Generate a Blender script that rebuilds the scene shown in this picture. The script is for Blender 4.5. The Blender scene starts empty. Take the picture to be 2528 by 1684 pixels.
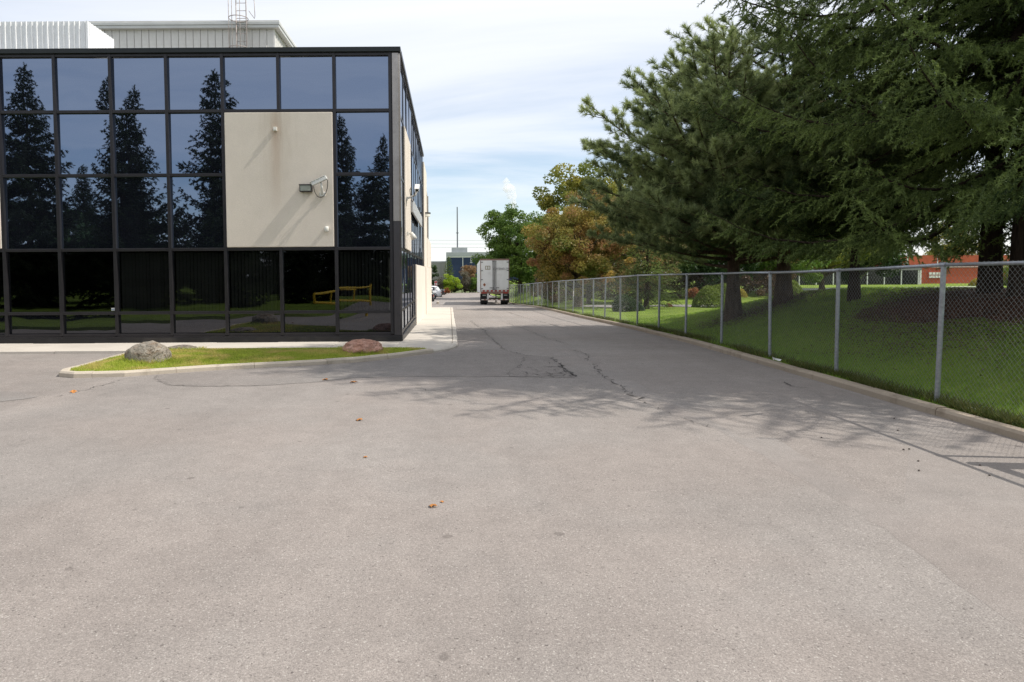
import bpy, math, random
import numpy as np
from mathutils import Matrix, Vector

# ------------------------------------------------------------------ camera, sky, sun, exposure
scene = bpy.context.scene
COL = scene.collection
cam_d = bpy.data.cameras.new("camera")
cam_d.sensor_width = 36.0
cam_d.lens = 24.0
cam_d.shift_x = 0.0609
cam_d.shift_y = -0.0354
cam_d.clip_start = 0.05
cam_d.clip_end = 3000
cam = bpy.data.objects.new("camera", cam_d)
COL.objects.link(cam)
cam.matrix_world = (Matrix.Translation((0, 0, 1.7)) @ Matrix.Rotation(math.radians(90 - 2.7), 4, 'X')
                    @ Matrix.Rotation(math.radians(-0.34), 4, 'Z'))
scene.camera = cam

SUN_TO = Vector((1.0, -0.11, 1.20)).normalized()
SUN_EL = math.asin(SUN_TO.z)
SUN_ROT = math.atan2(SUN_TO.x, SUN_TO.y)

world = bpy.data.worlds.new("World")
scene.world = world
world.use_nodes = True
wt = world.node_tree
wt.nodes.clear()
def wn(t, **k):
    n = wt.nodes.new(t)
    for a, b in k.items():
        setattr(n, a, b)
    return n
sky = wn("ShaderNodeTexSky", sky_type='NISHITA', sun_disc=False, sun_elevation=SUN_EL, sun_rotation=SUN_ROT,
         air_density=1.0, dust_density=0.4, ozone_density=1.0, altitude=100)
bg_sky = wn("ShaderNodeBackground"); bg_sky.inputs[1].default_value = 0.125
bg_cl = wn("ShaderNodeBackground"); bg_cl.inputs[0].default_value = (0.935, 0.955, 1.0, 1); bg_cl.inputs[1].default_value = 0.92
tc = wn("ShaderNodeTexCoord")
sep = wn("ShaderNodeSeparateXYZ")
den = wn("ShaderNodeMath", operation='ADD'); den.inputs[1].default_value = 0.16
mx = wn("ShaderNodeMath", operation='MAXIMUM'); mx.inputs[1].default_value = 0.0
dx = wn("ShaderNodeMath", operation='DIVIDE')
dy = wn("ShaderNodeMath", operation='DIVIDE')
comb = wn("ShaderNodeCombineXYZ")
mapn = wn("ShaderNodeMapping"); mapn.inputs['Scale'].default_value = (0.55, 1.35, 1.0); mapn.inputs['Location'].default_value = (3.1, 0.7, 2.0)
mapn.inputs['Rotation'].default_value = (0, 0, 0.25)
noi = wn("ShaderNodeTexNoise"); noi.inputs['Scale'].default_value = 0.75; noi.inputs['Detail'].default_value = 9; noi.inputs['Roughness'].default_value = 0.56
noi.inputs['Distortion'].default_value = 0.5
rmp = wn("ShaderNodeMapRange", interpolation_type='SMOOTHSTEP')
rmp.inputs['From Min'].default_value = 0.34; rmp.inputs['From Max'].default_value = 0.64
rmp.inputs['To Min'].default_value = 0.06; rmp.inputs['To Max'].default_value = 0.72
mixs = wn("ShaderNodeMixShader")
wo = wn("ShaderNodeOutputWorld")
L = wt.links.new
L(tc.outputs['Generated'], sep.inputs[0]); L(sep.outputs['Z'], mx.inputs[0]); L(mx.outputs[0], den.inputs[0])
L(sep.outputs['X'], dx.inputs[0]); L(den.outputs[0], dx.inputs[1])
L(sep.outputs['Y'], dy.inputs[0]); L(den.outputs[0], dy.inputs[1])
L(dx.outputs[0], comb.inputs[0]); L(dy.outputs[0], comb.inputs[1]); L(comb.outputs[0], mapn.inputs[0])
L(mapn.outputs[0], noi.inputs['Vector']); L(noi.outputs[0], rmp.inputs['Value'])
veil = wn("ShaderNodeMapRange", interpolation_type='SMOOTHSTEP')   # the thin veil thickens towards the zenith
veil.inputs['From Min'].default_value = 0.10; veil.inputs['From Max'].default_value = 0.42; veil.inputs['To Min'].default_value = 0.0; veil.inputs['To Max'].default_value = 0.78
vm = wn("ShaderNodeMath", operation='MULTIPLY_ADD', use_clamp=True)
inv = wn("ShaderNodeMath", operation='SUBTRACT'); inv.inputs[0].default_value = 1.0
L(sep.outputs['Z'], veil.inputs['Value']); L(rmp.outputs[0], inv.inputs[1]); L(inv.outputs[0], vm.inputs[0]); L(veil.outputs[0], vm.inputs[1]); L(rmp.outputs[0], vm.inputs[2])
hz_r = wn("ShaderNodeMapRange", interpolation_type='SMOOTHSTEP')   # pale haze low on the horizon
hz_r.inputs['From Min'].default_value = -0.02; hz_r.inputs['From Max'].default_value = 0.16; hz_r.inputs['To Min'].default_value = 0.85; hz_r.inputs['To Max'].default_value = 0.0
hz_m = wn("ShaderNodeMath", operation='MAXIMUM')
L(sep.outputs['Z'], hz_r.inputs['Value']); L(hz_r.outputs[0], hz_m.inputs[0]); L(vm.outputs[0], hz_m.inputs[1])
L(hz_m.outputs[0], mixs.inputs[0]); L(sky.outputs[0], bg_sky.inputs[0]); L(bg_sky.outputs[0], mixs.inputs[1]); L(bg_cl.outputs[0], mixs.inputs[2])
L(mixs.outputs[0], wo.inputs[0])

sun_d = bpy.data.lights.new("sun", 'SUN')
sun_d.energy = 3.8
sun_d.angle = math.radians(0.53)
sun_d.color = (1.0, 0.945, 0.86)
sun = bpy.data.objects.new("sun", sun_d)
COL.objects.link(sun)
sun.location = (30, -5, 40)
sun.rotation_euler = SUN_TO.to_track_quat('Z', 'Y').to_euler()

scene.view_settings.view_transform = 'Standard'
scene.view_settings.look = 'None'
scene.view_settings.gamma = 1.0
scene.view_settings.use_curve_mapping = False
scene.view_settings.exposure = 0.32
scene.render.engine = 'CYCLES'
cy = scene.cycles
cy.use_denoising = True
try:
    cy.denoiser = 'OPENIMAGEDENOISE'
    cy.denoising_prefilter = 'NONE'
except Exception:
    pass
cy.max_bounces = 7
cy.diffuse_bounces = 3
cy.glossy_bounces = 3
cy.transmission_bounces = 4
cy.transparent_max_bounces = 12
cy.volume_bounces = 5
cy.caustics_reflective = False
cy.caustics_refractive = False
cy.sample_clamp_indirect = 8
rng = np.random.default_rng(11)
random.seed(5)
R = math.radians

# ------------------------------------------------------------------ mesh helpers
def link(o, parent=None):
    COL.objects.link(o)
    if parent is not None:
        o.parent = parent
    return o
def tag(o, label=None, cat=None, group=None, kind=None):
    if label: o["label"] = label
    if cat: o["category"] = cat
    if group: o["group"] = group
    if kind: o["kind"] = kind
    return o
def empty(name, loc=(0, 0, 0), rz=0.0, label=None, cat=None, group=None, kind=None, parent=None):
    o = bpy.data.objects.new(name, None)
    o.empty_display_size = 0.2
    o.location = loc
    o.rotation_euler = (0, 0, rz)
    link(o, parent)
    return tag(o, label, cat, group, kind)
def setmat(me, mat):
    if mat is not None:
        me.materials.append(mat)
def np_mesh(name, V, F, mat=None, smooth=False, tint=None):
    V = np.asarray(V, dtype=np.float32); F = np.asarray(F, dtype=np.int32)
    me = bpy.data.meshes.new(name)
    n, (m, k) = len(V), F.shape
    me.vertices.add(n); me.vertices.foreach_set("co", V.ravel())
    me.loops.add(m * k); me.loops.foreach_set("vertex_index", F.ravel())
    me.polygons.add(m); me.polygons.foreach_set("loop_start", np.arange(0, m * k, k, dtype=np.int32))
    me.update(calc_edges=True)
    if smooth:
        me.polygons.foreach_set("use_smooth", np.ones(m, dtype=bool))
    if tint is not None:
        a = me.attributes.new("tint", 'FLOAT', 'POINT')
        a.data.foreach_set("value", np.asarray(tint, dtype=np.float32))
    setmat(me, mat)
    return me
def obj(name, me, parent=None, loc=None, rot=None, scale=None):
    o = bpy.data.objects.new(name, me)
    if loc is not None: o.location = loc
    if rot is not None: o.rotation_euler = rot
    if scale is not None: o.scale = scale
    return link(o, parent)
class MB:
    """collects small shapes, then links them as one mesh object"""
    def __init__(s):
        s.v, s.f = [], []
    def add(s, V, F):
        b = len(s.v)
        s.v += [tuple(float(c) for c in p) for p in V]
        s.f += [tuple(i + b for i in q) for q in F]
        return s
    def box(s, x0, x1, y0, y1, z0, z1):
        return s.add([(x0, y0, z0), (x1, y0, z0), (x1, y1, z0), (x0, y1, z0), (x0, y0, z1), (x1, y0, z1), (x1, y1, z1), (x0, y1, z1)],
                     [(0, 3, 2, 1), (4, 5, 6, 7), (0, 1, 5, 4), (1, 2, 6, 5), (2, 3, 7, 6), (3, 0, 4, 7)])
    def tube(s, pts, rad, n=8, cap=True):
        V, F = tube_vf(pts, rad, n, cap)
        return s.add(V, F)
    def prism(s, poly, z0, z1):
        n = len(poly)
        V = [(x, y, z0) for x, y in poly] + [(x, y, z1) for x, y in poly]
        F = [tuple(range(n - 1, -1, -1)), tuple(range(n, 2 * n))] + [(i, (i + 1) % n, n + (i + 1) % n, n + i) for i in range(n)]
        return s.add(V, F)
    def mesh(s, name, mat, smooth=False, bevel=0.0):
        me = bpy.data.meshes.new(name)
        me.from_pydata(s.v, [], s.f)
        me.update()
        if bevel:
            import bmesh
            bm = bmesh.new(); bm.from_mesh(me)
            bmesh.ops.bevel(bm, geom=[e for e in bm.edges if len(e.link_faces) == 2 and e.calc_face_angle(0) > 0.6], offset=bevel, segments=2, affect='EDGES', profile=0.6)
            bm.to_mesh(me); bm.free()
        if smooth:
            for p in me.polygons: p.use_smooth = True
        setmat(me, mat)
        return me
    def build(s, name, mat, parent=None, smooth=False, bevel=0.0, loc=None, rot=None):
        return obj(name, s.mesh(name, mat, smooth, bevel), parent, loc, rot)
def tube_vf(pts, rad, n=8, cap=True):
    pts = np.asarray(pts, float)
    k = len(pts)
    rad = np.broadcast_to(np.asarray(rad, float), (k,))
    T = np.zeros_like(pts); T[1:-1] = pts[2:] - pts[:-2]; T[0] = pts[1] - pts[0]; T[-1] = pts[-1] - pts[-2]
    T /= np.linalg.norm(T, axis=1)[:, None] + 1e-9
    up = np.array([0, 0, 1.0]) if abs(T[0][2]) < 0.9 else np.array([1.0, 0, 0])
    V = []
    a = np.cross(T[0], up); a /= np.linalg.norm(a)
    for i in range(k):
        a = a - T[i] * np.dot(a, T[i]); a /= np.linalg.norm(a) + 1e-9
        b = np.cross(T[i], a)
        for j in range(n):
            t = 2 * math.pi * j / n
            V.append(pts[i] + rad[i] * (math.cos(t) * a + math.sin(t) * b))
    F = []
    for i in range(k - 1):
        for j in range(n):
            F.append((i * n + j, i * n + (j + 1) % n, (i + 1) * n + (j + 1) % n, (i + 1) * n + j))
    if cap:
        F.append(tuple(range(n - 1, -1, -1))); F.append(tuple((k - 1) * n + j for j in range(n)))
    return V, F
def S(a, b, x):
    t = np.clip((np.asarray(x, float) - a) / (b - a), 0, 1)
    return t * t * (3 - 2 * t)

# ------------------------------------------------------------------ material helpers
MATS = {}
class NT:
    def __init__(s, name):
        s.m = bpy.data.materials.new(name); s.m.use_nodes = True
        s.t = s.m.node_tree; s.t.nodes.clear()
        s.out = s.n("ShaderNodeOutputMaterial")
        s.tc = None
    def n(s, t, **k):
        nd = s.t.nodes.new(t)
        for a, b in k.items(): setattr(nd, a, b)
        return nd
    def l(s, a, b): s.t.links.new(a, b)
    def co(s, scale=(1, 1, 1), loc=(0, 0, 0), rot=(0, 0, 0)):
        if s.tc is None: s.tc = s.n("ShaderNodeTexCoord")
        mp = s.n("ShaderNodeMapping")
        mp.inputs['Scale'].default_value = scale; mp.inputs['Location'].default_value = loc; mp.inputs['Rotation'].default_value = rot
        s.l(s.tc.outputs['Object'], mp.inputs[0])
        return mp.outputs[0]
    def noise(s, scale, detail=4, rough=.55, vec=None, dist=0.0):
        nd = s.n("ShaderNodeTexNoise"); nd.inputs['Scale'].default_value = scale; nd.inputs['Detail'].default_value = detail
        nd.inputs['Roughness'].default_value = rough; nd.inputs['Distortion'].default_value = dist
        s.l(vec if vec is not None else s.co(), nd.inputs['Vector'])
        return nd.outputs[0]
    def mr(s, v, a, b, c, d, clamp=True, smooth=False):
        nd = s.n("ShaderNodeMapRange", clamp=clamp)
        if smooth: nd.interpolation_type = 'SMOOTHSTEP'
        for i, x in zip(('From Min', 'From Max', 'To Min', 'To Max'), (a, b, c, d)): nd.inputs[i].default_value = x
        s.l(v, nd.inputs['Value'])
        return nd.outputs[0]
    def math(s, op, a, b):
        nd = s.n("ShaderNodeMath", operation=op)
        for i, x in enumerate((a, b)):
            if isinstance(x, (int, float)): nd.inputs[i].default_value = x
            else: s.l(x, nd.inputs[i])
        return nd.outputs[0]
    def mix(s, fac, a, b, mode='MIX'):
        nd = s.n("ShaderNodeMixRGB", blend_type=mode)
        for i, x in enumerate((fac, a, b)):
            if isinstance(x, (int, float)): nd.inputs[i].default_value = x
            elif isinstance(x, tuple): nd.inputs[i].default_value = (*x[:3], 1)
            else: s.l(x, nd.inputs[i])
        return nd.outputs[0]
    def scale(s, col, val):
        nd = s.n("ShaderNodeVectorMath", operation='SCALE')
        if isinstance(col, tuple): nd.inputs[0].default_value = col[:3]
        else: s.l(col, nd.inputs[0])
        if isinstance(val, (int, float)): nd.inputs['Scale'].default_value = val
        else: s.l(val, nd.inputs['Scale'])
        return nd.outputs[0]
    def bsdf(s, col, rough=.6, metal=0.0, spec=.5, normal=None, coat=0.0):
        b = s.n("ShaderNodeBsdfPrincipled")
        for nm, x in (('Base Color', col), ('Roughness', rough), ('Metallic', metal), ('Specular IOR Level', spec), ('Coat Weight', coat)):
            if isinstance(x, (int, float)): b.inputs[nm].default_value = x
            elif isinstance(x, tuple): b.inputs[nm].default_value = (*x[:3], 1)
            else: s.l(x, b.inputs[nm])
        if normal is not None: s.l(normal, b.inputs['Normal'])
        return b.outputs[0]
    def bump(s, h, strength=.3, dist=.01):
        b = s.n("ShaderNodeBump"); b.inputs['Strength'].default_value = strength; b.inputs['Distance'].default_value = dist
        s.l(h, b.inputs['Height'])
        return b.outputs[0]
    def done(s, sh, vol=None):
        if sh is not None: s.l(sh, s.out.inputs[0])
        if vol is not None: s.l(vol, s.out.inputs[1])
        return s.m
def M(name, base, rough=.6, metal=0.0, var=.12, scale=3.0, bump=0.0, bscale=60.0, spec=.4, coat=0.0, dirt=None, dirt_amt=.5, dscale=1.5):
    t = NT(name)
    col = base
    if var:
        n1 = t.noise(scale, 6, .6)
        col = t.scale(base, t.mr(n1, .25, .75, 1 - var, 1 + var))
    if dirt is not None:
        n2 = t.noise(dscale, 8, .65, t.co(loc=(7.3, 1.1, 4.2)))
        col = t.mix(t.mr(n2, .45, .75, 0, dirt_amt, smooth=True), col, dirt)
    nm = None
    if bump:
        nm = t.bump(t.noise(bscale, 4, .6), bump, .01)
    return t.done(t.bsdf(col, rough, metal, spec, nm, coat))

def asphalt_mat(name, base, seed=0.0, coarse=1.0):
    t = NT(name)
    big = t.noise(.16, 7, .62, t.co(loc=(seed, 2, 0)), .6)
    streak = t.noise(1.0, 5, .6, t.co(scale=(1.1, .06, 1), loc=(seed, 0, 0)))
    swirl = t.noise(.5, 6, .65, t.co(scale=(.35, 1.3, 1), loc=(seed, 7, 0), rot=(0, 0, .5)), .9)
    med = t.noise(4.2, 7, .68, t.co(loc=(0, seed, 0)))
    fine = t.noise(105.0 / coarse, 3, .75)
    vor = t.n("ShaderNodeTexVoronoi"); vor.inputs['Scale'].default_value = 135.0 / coarse
    t.l(t.co(), vor.inputs['Vector'])
    sp = t.n("ShaderNodeSeparateXYZ"); t.l(vor.outputs['Color'], sp.inputs[0])
    k = t.math('MULTIPLY', t.mr(big, .3, .7, .86, 1.10), t.mr(streak, .25, .75, .90, 1.08))
    k = t.math('MULTIPLY', k, t.mr(swirl, .3, .7, .93, 1.06))
    k = t.math('MULTIPLY', k, t.mr(med, .25, .75, .90, 1.09))
    k = t.math('MULTIPLY', k, t.mr(fine, .25, .75, .70, 1.27))
    k = t.math('MULTIPLY', k, t.mr(sp.outputs[0], 0, 1, .84, 1.14))
    # wheel paths worn darker where vehicles turn out of the entry
    col = t.scale(base, k)
    tone = t.noise(.33, 4, .6, t.co(loc=(seed, 31, 0)))
    col = t.mix(t.mr(tone, .40, .62, 0, .6, smooth=True), col, t.scale((base[0] * .97, base[1] * 1.01, base[2] * 1.03), k))
    col = t.mix(t.mr(sp.outputs[1], .965, .98, 0, .5), col, (.52, .49, .45))
    pits = t.mr(t.noise(46.0 / coarse, 2, .5, t.co(loc=(3, 5, seed))), .66, .73, 0, .8)
    col = t.mix(pits, col, (base[0] * .34, base[1] * .33, base[2] * .33))
    # scattered old drip spots, and faint blotches around them
    vs = t.n("ShaderNodeTexVoronoi", voronoi_dimensions='2D'); vs.inputs['Scale'].default_value = 1.35; t.l(t.co(loc=(seed, 3, 0)), vs.inputs['Vector'])
    s2 = t.n("ShaderNodeSeparateXYZ"); t.l(vs.outputs['Color'], s2.inputs[0])
    rad = t.mr(s2.outputs[0], .5, 1, -.02, .045)
    dd = t.math('ADD', t.math('SUBTRACT', vs.outputs['Distance'], rad), t.math('MULTIPLY', t.mr(t.noise(18, 3, .6), .3, .7, -.015, .015), 1))
    col = t.mix(t.mr(dd, -.012, .014, .5, 0, smooth=True), col, (base[0] * .40, base[1] * .39, base[2] * .39))
    h = t.math('ADD', t.math('MULTIPLY', vor.outputs['Distance'], -.6), t.math('MULTIPLY', fine, 1.0))
    nm = t.bump(h, .6, .006)
    return t.done(t.bsdf(col, .88, 0, .2, nm))

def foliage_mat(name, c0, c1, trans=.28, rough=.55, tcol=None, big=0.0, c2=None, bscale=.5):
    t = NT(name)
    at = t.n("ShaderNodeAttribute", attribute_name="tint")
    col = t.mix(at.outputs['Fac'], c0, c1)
    if c2 is not None:
        n = t.noise(bscale, 3, .5)
        col = t.mix(t.mr(n, .45, .62, 0, 1, smooth=True), col, c2)
    b = t.bsdf(col, rough, 0, .25)
    tr = t.n("ShaderNodeBsdfTranslucent")
    if tcol is None:
        t.l(t.scale(col, 1.25), tr.inputs[0])
    else:
        tr.inputs[0].default_value = (*tcol, 1)
    m = t.n("ShaderNodeMixShader"); m.inputs[0].default_value = trans
    t.l(b, m.inputs[1]); t.l(tr.outputs[0], m.inputs[2])
    return t.done(m.outputs[0])
# ------------------------------------------------------------------ materials
A_BASE = (.282, .250, .229)
m_asphalt = asphalt_mat("asphalt", A_BASE, 0.0)
m_patch = asphalt_mat("asphalt_patch", (.24, .216, .20), 9.0, 1.1)
m_patch2 = asphalt_mat("asphalt_patch_pale", (.26, .235, .218), 17.0, .9)
m_lane = asphalt_mat('asphalt_lane', (.286, .254, .234), 21.0, .7)
m_street = asphalt_mat("asphalt_street", (.25, .235, .22), 3.0)
m_crack = M("crack_filler", (.095, .086, .08), .9, 0, .3, 20)
def concrete_mat(name, base, stain=.25):
    t = NT(name)
    k = t.math('MULTIPLY', t.mr(t.noise(.7, 6, .6), .3, .7, .9, 1.07), t.mr(t.noise(40, 4, .7), .2, .8, .88, 1.1))
    col = t.scale(base, k)
    col = t.mix(t.mr(t.noise(2.3, 8, .7, t.co(loc=(2, 9, 1))), .52, .72, 0, stain, smooth=True), col, (base[0] * .55, base[1] * .52, base[2] * .48))
    return t.done(t.bsdf(col, .85, 0, .25, t.bump(t.noise(90, 4, .7), .35, .004)))
m_walk = concrete_mat("sidewalk_concrete", (.56, .515, .455), .3)
m_kerb = concrete_mat("kerb_concrete", (.50, .44, .36), .7)
m_kerb2 = concrete_mat("kerb_concrete_brown", (.36, .30, .235), .75)
def stucco_mat():
    t = NT("stucco_panel")
    n = t.noise(55, 5, .7)
    col = t.scale((.70, .63, .55), t.mr(n, .25, .75, .92, 1.06))
    col = t.scale(col, t.mr(t.noise(.8, 5, .6), .3, .7, .93, 1.05))
    # rain and rust streak running down from the spout
    g = t.n("ShaderNodeNewGeometry"); sp = t.n("ShaderNodeSeparateXYZ"); t.l(g.outputs['Position'], sp.inputs[0])
    dxx = t.math('ABSOLUTE', t.math('ADD', sp.outputs[0], 4.24), 0)
    wob = t.noise(1.0, 5, .65, t.co(scale=(9, 1, .9)))
    core = t.mr(t.math('ADD', dxx, t.math('MULTIPLY', wob, .22)), .10, .30, 1, 0, smooth=True)
    wide = t.mr(t.math('ADD', dxx, t.math('MULTIPLY', wob, .9)), .3, 1.0, 1, 0, smooth=True)
    fade = t.mr(sp.outputs[2], 3.1, 5.3, .0, 1)
    low = t.mr(sp.outputs[2], 5.69, 5.1, .3, 1)
    yon = t.mr(sp.outputs[1], 17.0, 17.4, 1, 0)
    col = t.mix(t.math('MULTIPLY', t.math('MULTIPLY', wide, fade), t.math('MULTIPLY', yon, .38)), col, (.36, .28, .20))
    col = t.mix(t.math('MULTIPLY', t.math('MULTIPLY', core, fade), t.math('MULTIPLY', t.math('MULTIPLY', low, yon), .42)), col, (.36, .21, .12))
    return t.done(t.bsdf(col, .9, 0, .2, t.bump(t.noise(75, 4, .75), .45, .008)))
m_stucco = stucco_mat()
m_frame = M("bronze_frame", (.038, .036, .040), .38, .55, .15, 4, .05, 90)
m_coping = M("black_coping", (.016, .019, .020), .35, .3, .2, 2)
m_plinth = M("black_plinth", (.016, .016, .018), .4, .1, .3, 3, .1, 40, dirt=(.09, .08, .07), dirt_amt=.35)
m_corner_hi = M("corner_cladding_pale", (.36, .33, .31), .34, .75, .2, 1.2, .05, 40, dirt=(.16, .14, .13), dirt_amt=.5, dscale=.9)
m_corner_lo = M("corner_cladding_dark", (.075, .07, .075), .34, .6, .15, 2)
def glass_mat(name, tint, see):
    t = NT(name)
    lo = t.noise(.55, 2, .45)
    nm = t.bump(lo, .25, .030)
    gl = t.n("ShaderNodeBsdfGlossy"); gl.inputs['Roughness'].default_value = .012
    lw = t.n("ShaderNodeLayerWeight"); lw.inputs['Blend'].default_value = .22
    gl_col = t.mix(t.math('POWER', lw.outputs['Facing'], 3.0), tint, (.85, .88, .92))
    t.l(gl_col, gl.inputs['Color']); t.l(nm, gl.inputs['Normal'])
    if see:
        tr = t.n("ShaderNodeBsdfTransparent"); tr.inputs[0].default_value = (see, see * 1.03, see * 1.05, 1)
        ad = t.n("ShaderNodeAddShader"); t.l(gl.outputs[0], ad.inputs[0]); t.l(tr.outputs[0], ad.inputs[1])
        return t.done(ad.outputs[0])
    df = t.n("ShaderNodeBsdfDiffuse"); df.inputs[0].default_value = (.006, .007, .010, 1)
    ad = t.n("ShaderNodeAddShader"); t.l(gl.outputs[0], ad.inputs[0]); t.l(df.outputs[0], ad.inputs[1])
    return t.done(ad.outputs[0])
m_glass = glass_mat("reflective_glass", (.180, .222, .305), 0)
m_glass_v = glass_mat("vision_glass", (.062, .066, .076), .15)
m_glass_low = glass_mat("kickplate_glass", (.085, .088, .097), 0)
m_dark = M("dark_interior", (.012, .012, .013), .9, 0, 0)
m_blind = M("blind_vane", (.42, .44, .40), .8, 0, .2, 2)
m_roof = M("roof_gravel", (.30, .28, .26), .9, 0, .2, 20)
m_clad_w = M("white_cladding", (.80, .81, .82), .42, .1, .05, 1.5, 0, 60, dirt=(.45, .44, .41), dirt_amt=.25)
m_clad_b = M("grey_cladding", (.66, .65, .63), .5, .05, .06, 1.5, dirt=(.36, .34, .30), dirt_amt=.3)
m_clad_seam = M("cladding_seam", (.30, .29, .28), .6, .1, .1, 4)
m_gutter = M("gutter_grey", (.52, .53, .52), .45, .15, .08, 2)
m_galv = M("galvanised_steel", (.33, .35, .38), .45, .7, .25, 25, .05, 80, dirt=(.2, .2, .2), dirt_amt=.4, dscale=12)
m_wire = M("fence_wire", (.26, .27, .27), .45, .5, .2, 30)
m_rustpipe = M("weathered_ladder_steel", (.40, .36, .34), .6, .35, .25, 12, dirt=(.22, .12, .07), dirt_amt=.6, dscale=6)
m_white = M("white_paint", (.72, .72, .70), .4, 0, .06, 4)
m_offwhite = M("off_white_plastic", (.66, .65, .60), .45, 0, .08, 6)
m_black = M("black_rubber", (.018, .018, .018), .8, 0, .2, 8)
m_blackgloss = M("black_paint", (.012, .012, .014), .18, 0, 0, coat=.6)
m_lens = M("lamp_lens", (.32, .34, .30), .25, 0, .15, 30)
m_yellow = M("yellow_paint", (.72, .48, .03), .45, 0, .10, 3)
m_red = M("red_reflector", (.42, .04, .03), .4, 0, .2, 6)
m_orange = M("orange_placard", (.45, .16, .06), .6, 0, .2, 9)
m_signgrey = M("grey_sign_board", (.42, .43, .44), .5, 0, .08, 2)
m_greytrim = M("grey_trim", (.22, .22, .22), .6, 0, .1, 4)
def grass_mat(name, c0, c1, dry):
    t = NT(name)
    n = t.noise(.9, 7, .7)
    col = t.mix(t.mr(n, .36, .64, 0, 1), c0, c1)
    col = t.scale(col, t.mr(t.noise(.35, 5, .6, t.co(loc=(9, 4, 0))), .3, .7, .72, 1.22))
    col = t.mix(t.mr(t.noise(3.7, 6, .7, t.co(loc=(5, 1, 3))), .55, .75, 0, .55), col, dry)
    col = t.scale(col, t.mr(t.noise(45, 4, .75), .25, .75, .6, 1.35))
    return t.done(t.bsdf(col, .9, 0, .1, t.bump(t.noise(60, 4, .8), 1.0, .04)))
m_lawn = grass_mat("lawn", (.145, .220, .032), (.215, .29, .05), (.29, .30, .08))
m_lawn_i = grass_mat("island_turf", (.27, .33, .045), (.36, .39, .07), (.44, .38, .14))
m_blade = foliage_mat("grass_blade", (.15, .28, .032), (.32, .43, .07), .48)
m_blade_i = foliage_mat("island_grass_blade", (.30, .40, .05), (.55, .56, .12), .5, c2=(.58, .50, .18), bscale=1.6)
m_weed = foliage_mat("weed_blade", (.05, .09, .02), (.17, .15, .05), .3)
m_ground = M("ground_earth", (.10, .13, .045), .95, 0, .3, .05)
def mulch_mat():
    t = NT("mulch")
    v = t.n("ShaderNodeTexVoronoi"); v.inputs['Scale'].default_value = 26
    t.l(t.co(scale=(1, 1.6, 1)), v.inputs['Vector'])
    sp = t.n("ShaderNodeSeparateXYZ"); t.l(v.outputs['Color'], sp.inputs[0])
    col = t.mix(sp.outputs[0], (.045, .022, .015), (.15, .075, .048))
    col = t.mix(t.mr(t.noise(1.6, 5, .7), .45, .7, 0, .6), col, (.05, .028, .02))
    return t.done(t.bsdf(col, .95, 0, .1, t.bump(v.outputs['Distance'], 1, .05)))
m_mulch = mulch_mat()
def rock_mat(name, c0, c1, c2, vein):
    t = NT(name)
    n = t.noise(6.5, 10, .72, dist=.8)
    col = t.mix(t.mr(n, .38, .62, 0, 1), c0, c1)
    n2 = t.noise(3.0, 7, .62, t.co(scale=(1, 1, 3.0), loc=(4, 2, 8), rot=(.5, .3, 0)), 1.6)
    col = t.mix(t.mr(n2, .5, .60, 0, vein), col, c2)
    crk = t.mr(t.math('ABSOLUTE', t.math('SUBTRACT', t.noise(4.0, 5, .6, t.co(loc=(1, 7, 2)), 1.2), .5), 0), 0, .012, .5, 0)
    col = t.mix(crk, col, (c2[0] * .35, c2[1] * .35, c2[2] * .35))
    col = t.scale(col, t.mr(t.noise(55, 3, .8), .2, .8, .82, 1.18))
    hh = t.math('SUBTRACT', t.noise(16, 9, .75), t.math('MULTIPLY', crk, .6))
    return t.done(t.bsdf(col, .88, 0, .25, t.bump(hh, 1.0, .05)))
m_rock = rock_mat("granite_grey", (.25, .215, .175), (.38, .345, .29), (.24, .17, .115), .6)
m_rock_r = rock_mat("granite_red", (.48, .25, .175), (.62, .38, .30), (.32, .14, .095), .4)
m_rock_d = rock_mat("granite_dark", (.22, .19, .165), (.32, .27, .245), (.10, .08, .07), .5)
def bark_mat(name, c0, c1):
    t = NT(name)
    n = t.noise(5, 8, .75, t.co(scale=(3.2, 3.2, .55)), .6)
    col = t.mix(t.mr(n, .35, .65, 0, 1), c0, c1)
    return t.done(t.bsdf(col, .95, 0, .1, t.bump(n, 1.0, .12)))
m_bark_p = bark_mat("pine_bark", (.055, .036, .026), (.19, .13, .095))
m_bark_s = bark_mat("spruce_bark", (.03, .022, .017), (.085, .060, .045))
m_bark_d = bark_mat("maple_bark", (.06, .045, .034), (.15, .115, .085))
m_spruce = foliage_mat("spruce_needles", (.036, .062, .020), (.25, .32, .095), .32)
m_spruce_far = foliage_mat("spruce_needles_dark", (.014, .022, .010), (.034, .050, .020), .1)
m_pine = foliage_mat("pine_needles", (.048, .088, .038), (.44, .50, .22), .35)
m_leaf_green = foliage_mat("maple_leaf_green", (.055, .115, .022), (.17, .25, .045), .32)
m_leaf_orange = foliage_mat("maple_leaf_autumn", (.12, .16, .035), (.40, .28, .07), .34, c2=(.28, .15, .065), bscale=.5)
m_leaf_olive = foliage_mat("maple_leaf_olive", (.13, .18, .035), (.38, .32, .06), .34, c2=(.15, .18, .035), bscale=.5)
m_leaf_rust = foliage_mat("larch_needles_rust", (.16, .13, .05), (.33, .21, .08), .3, c2=(.09, .11, .04), bscale=.4)
m_leaf_lime = foliage_mat("leaf_lime", (.16, .28, .02), (.38, .46, .04), .3)
m_leaf_dark = foliage_mat("leaf_dark", (.022, .045, .014), (.055, .095, .026), .25)
m_leaf_shrub = foliage_mat("clipped_shrub_leaf", (.06, .11, .018), (.20, .25, .04), .3)
m_leaf_gold = foliage_mat("golden_shrub_leaf", (.18, .16, .02), (.40, .32, .04), .3)
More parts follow.
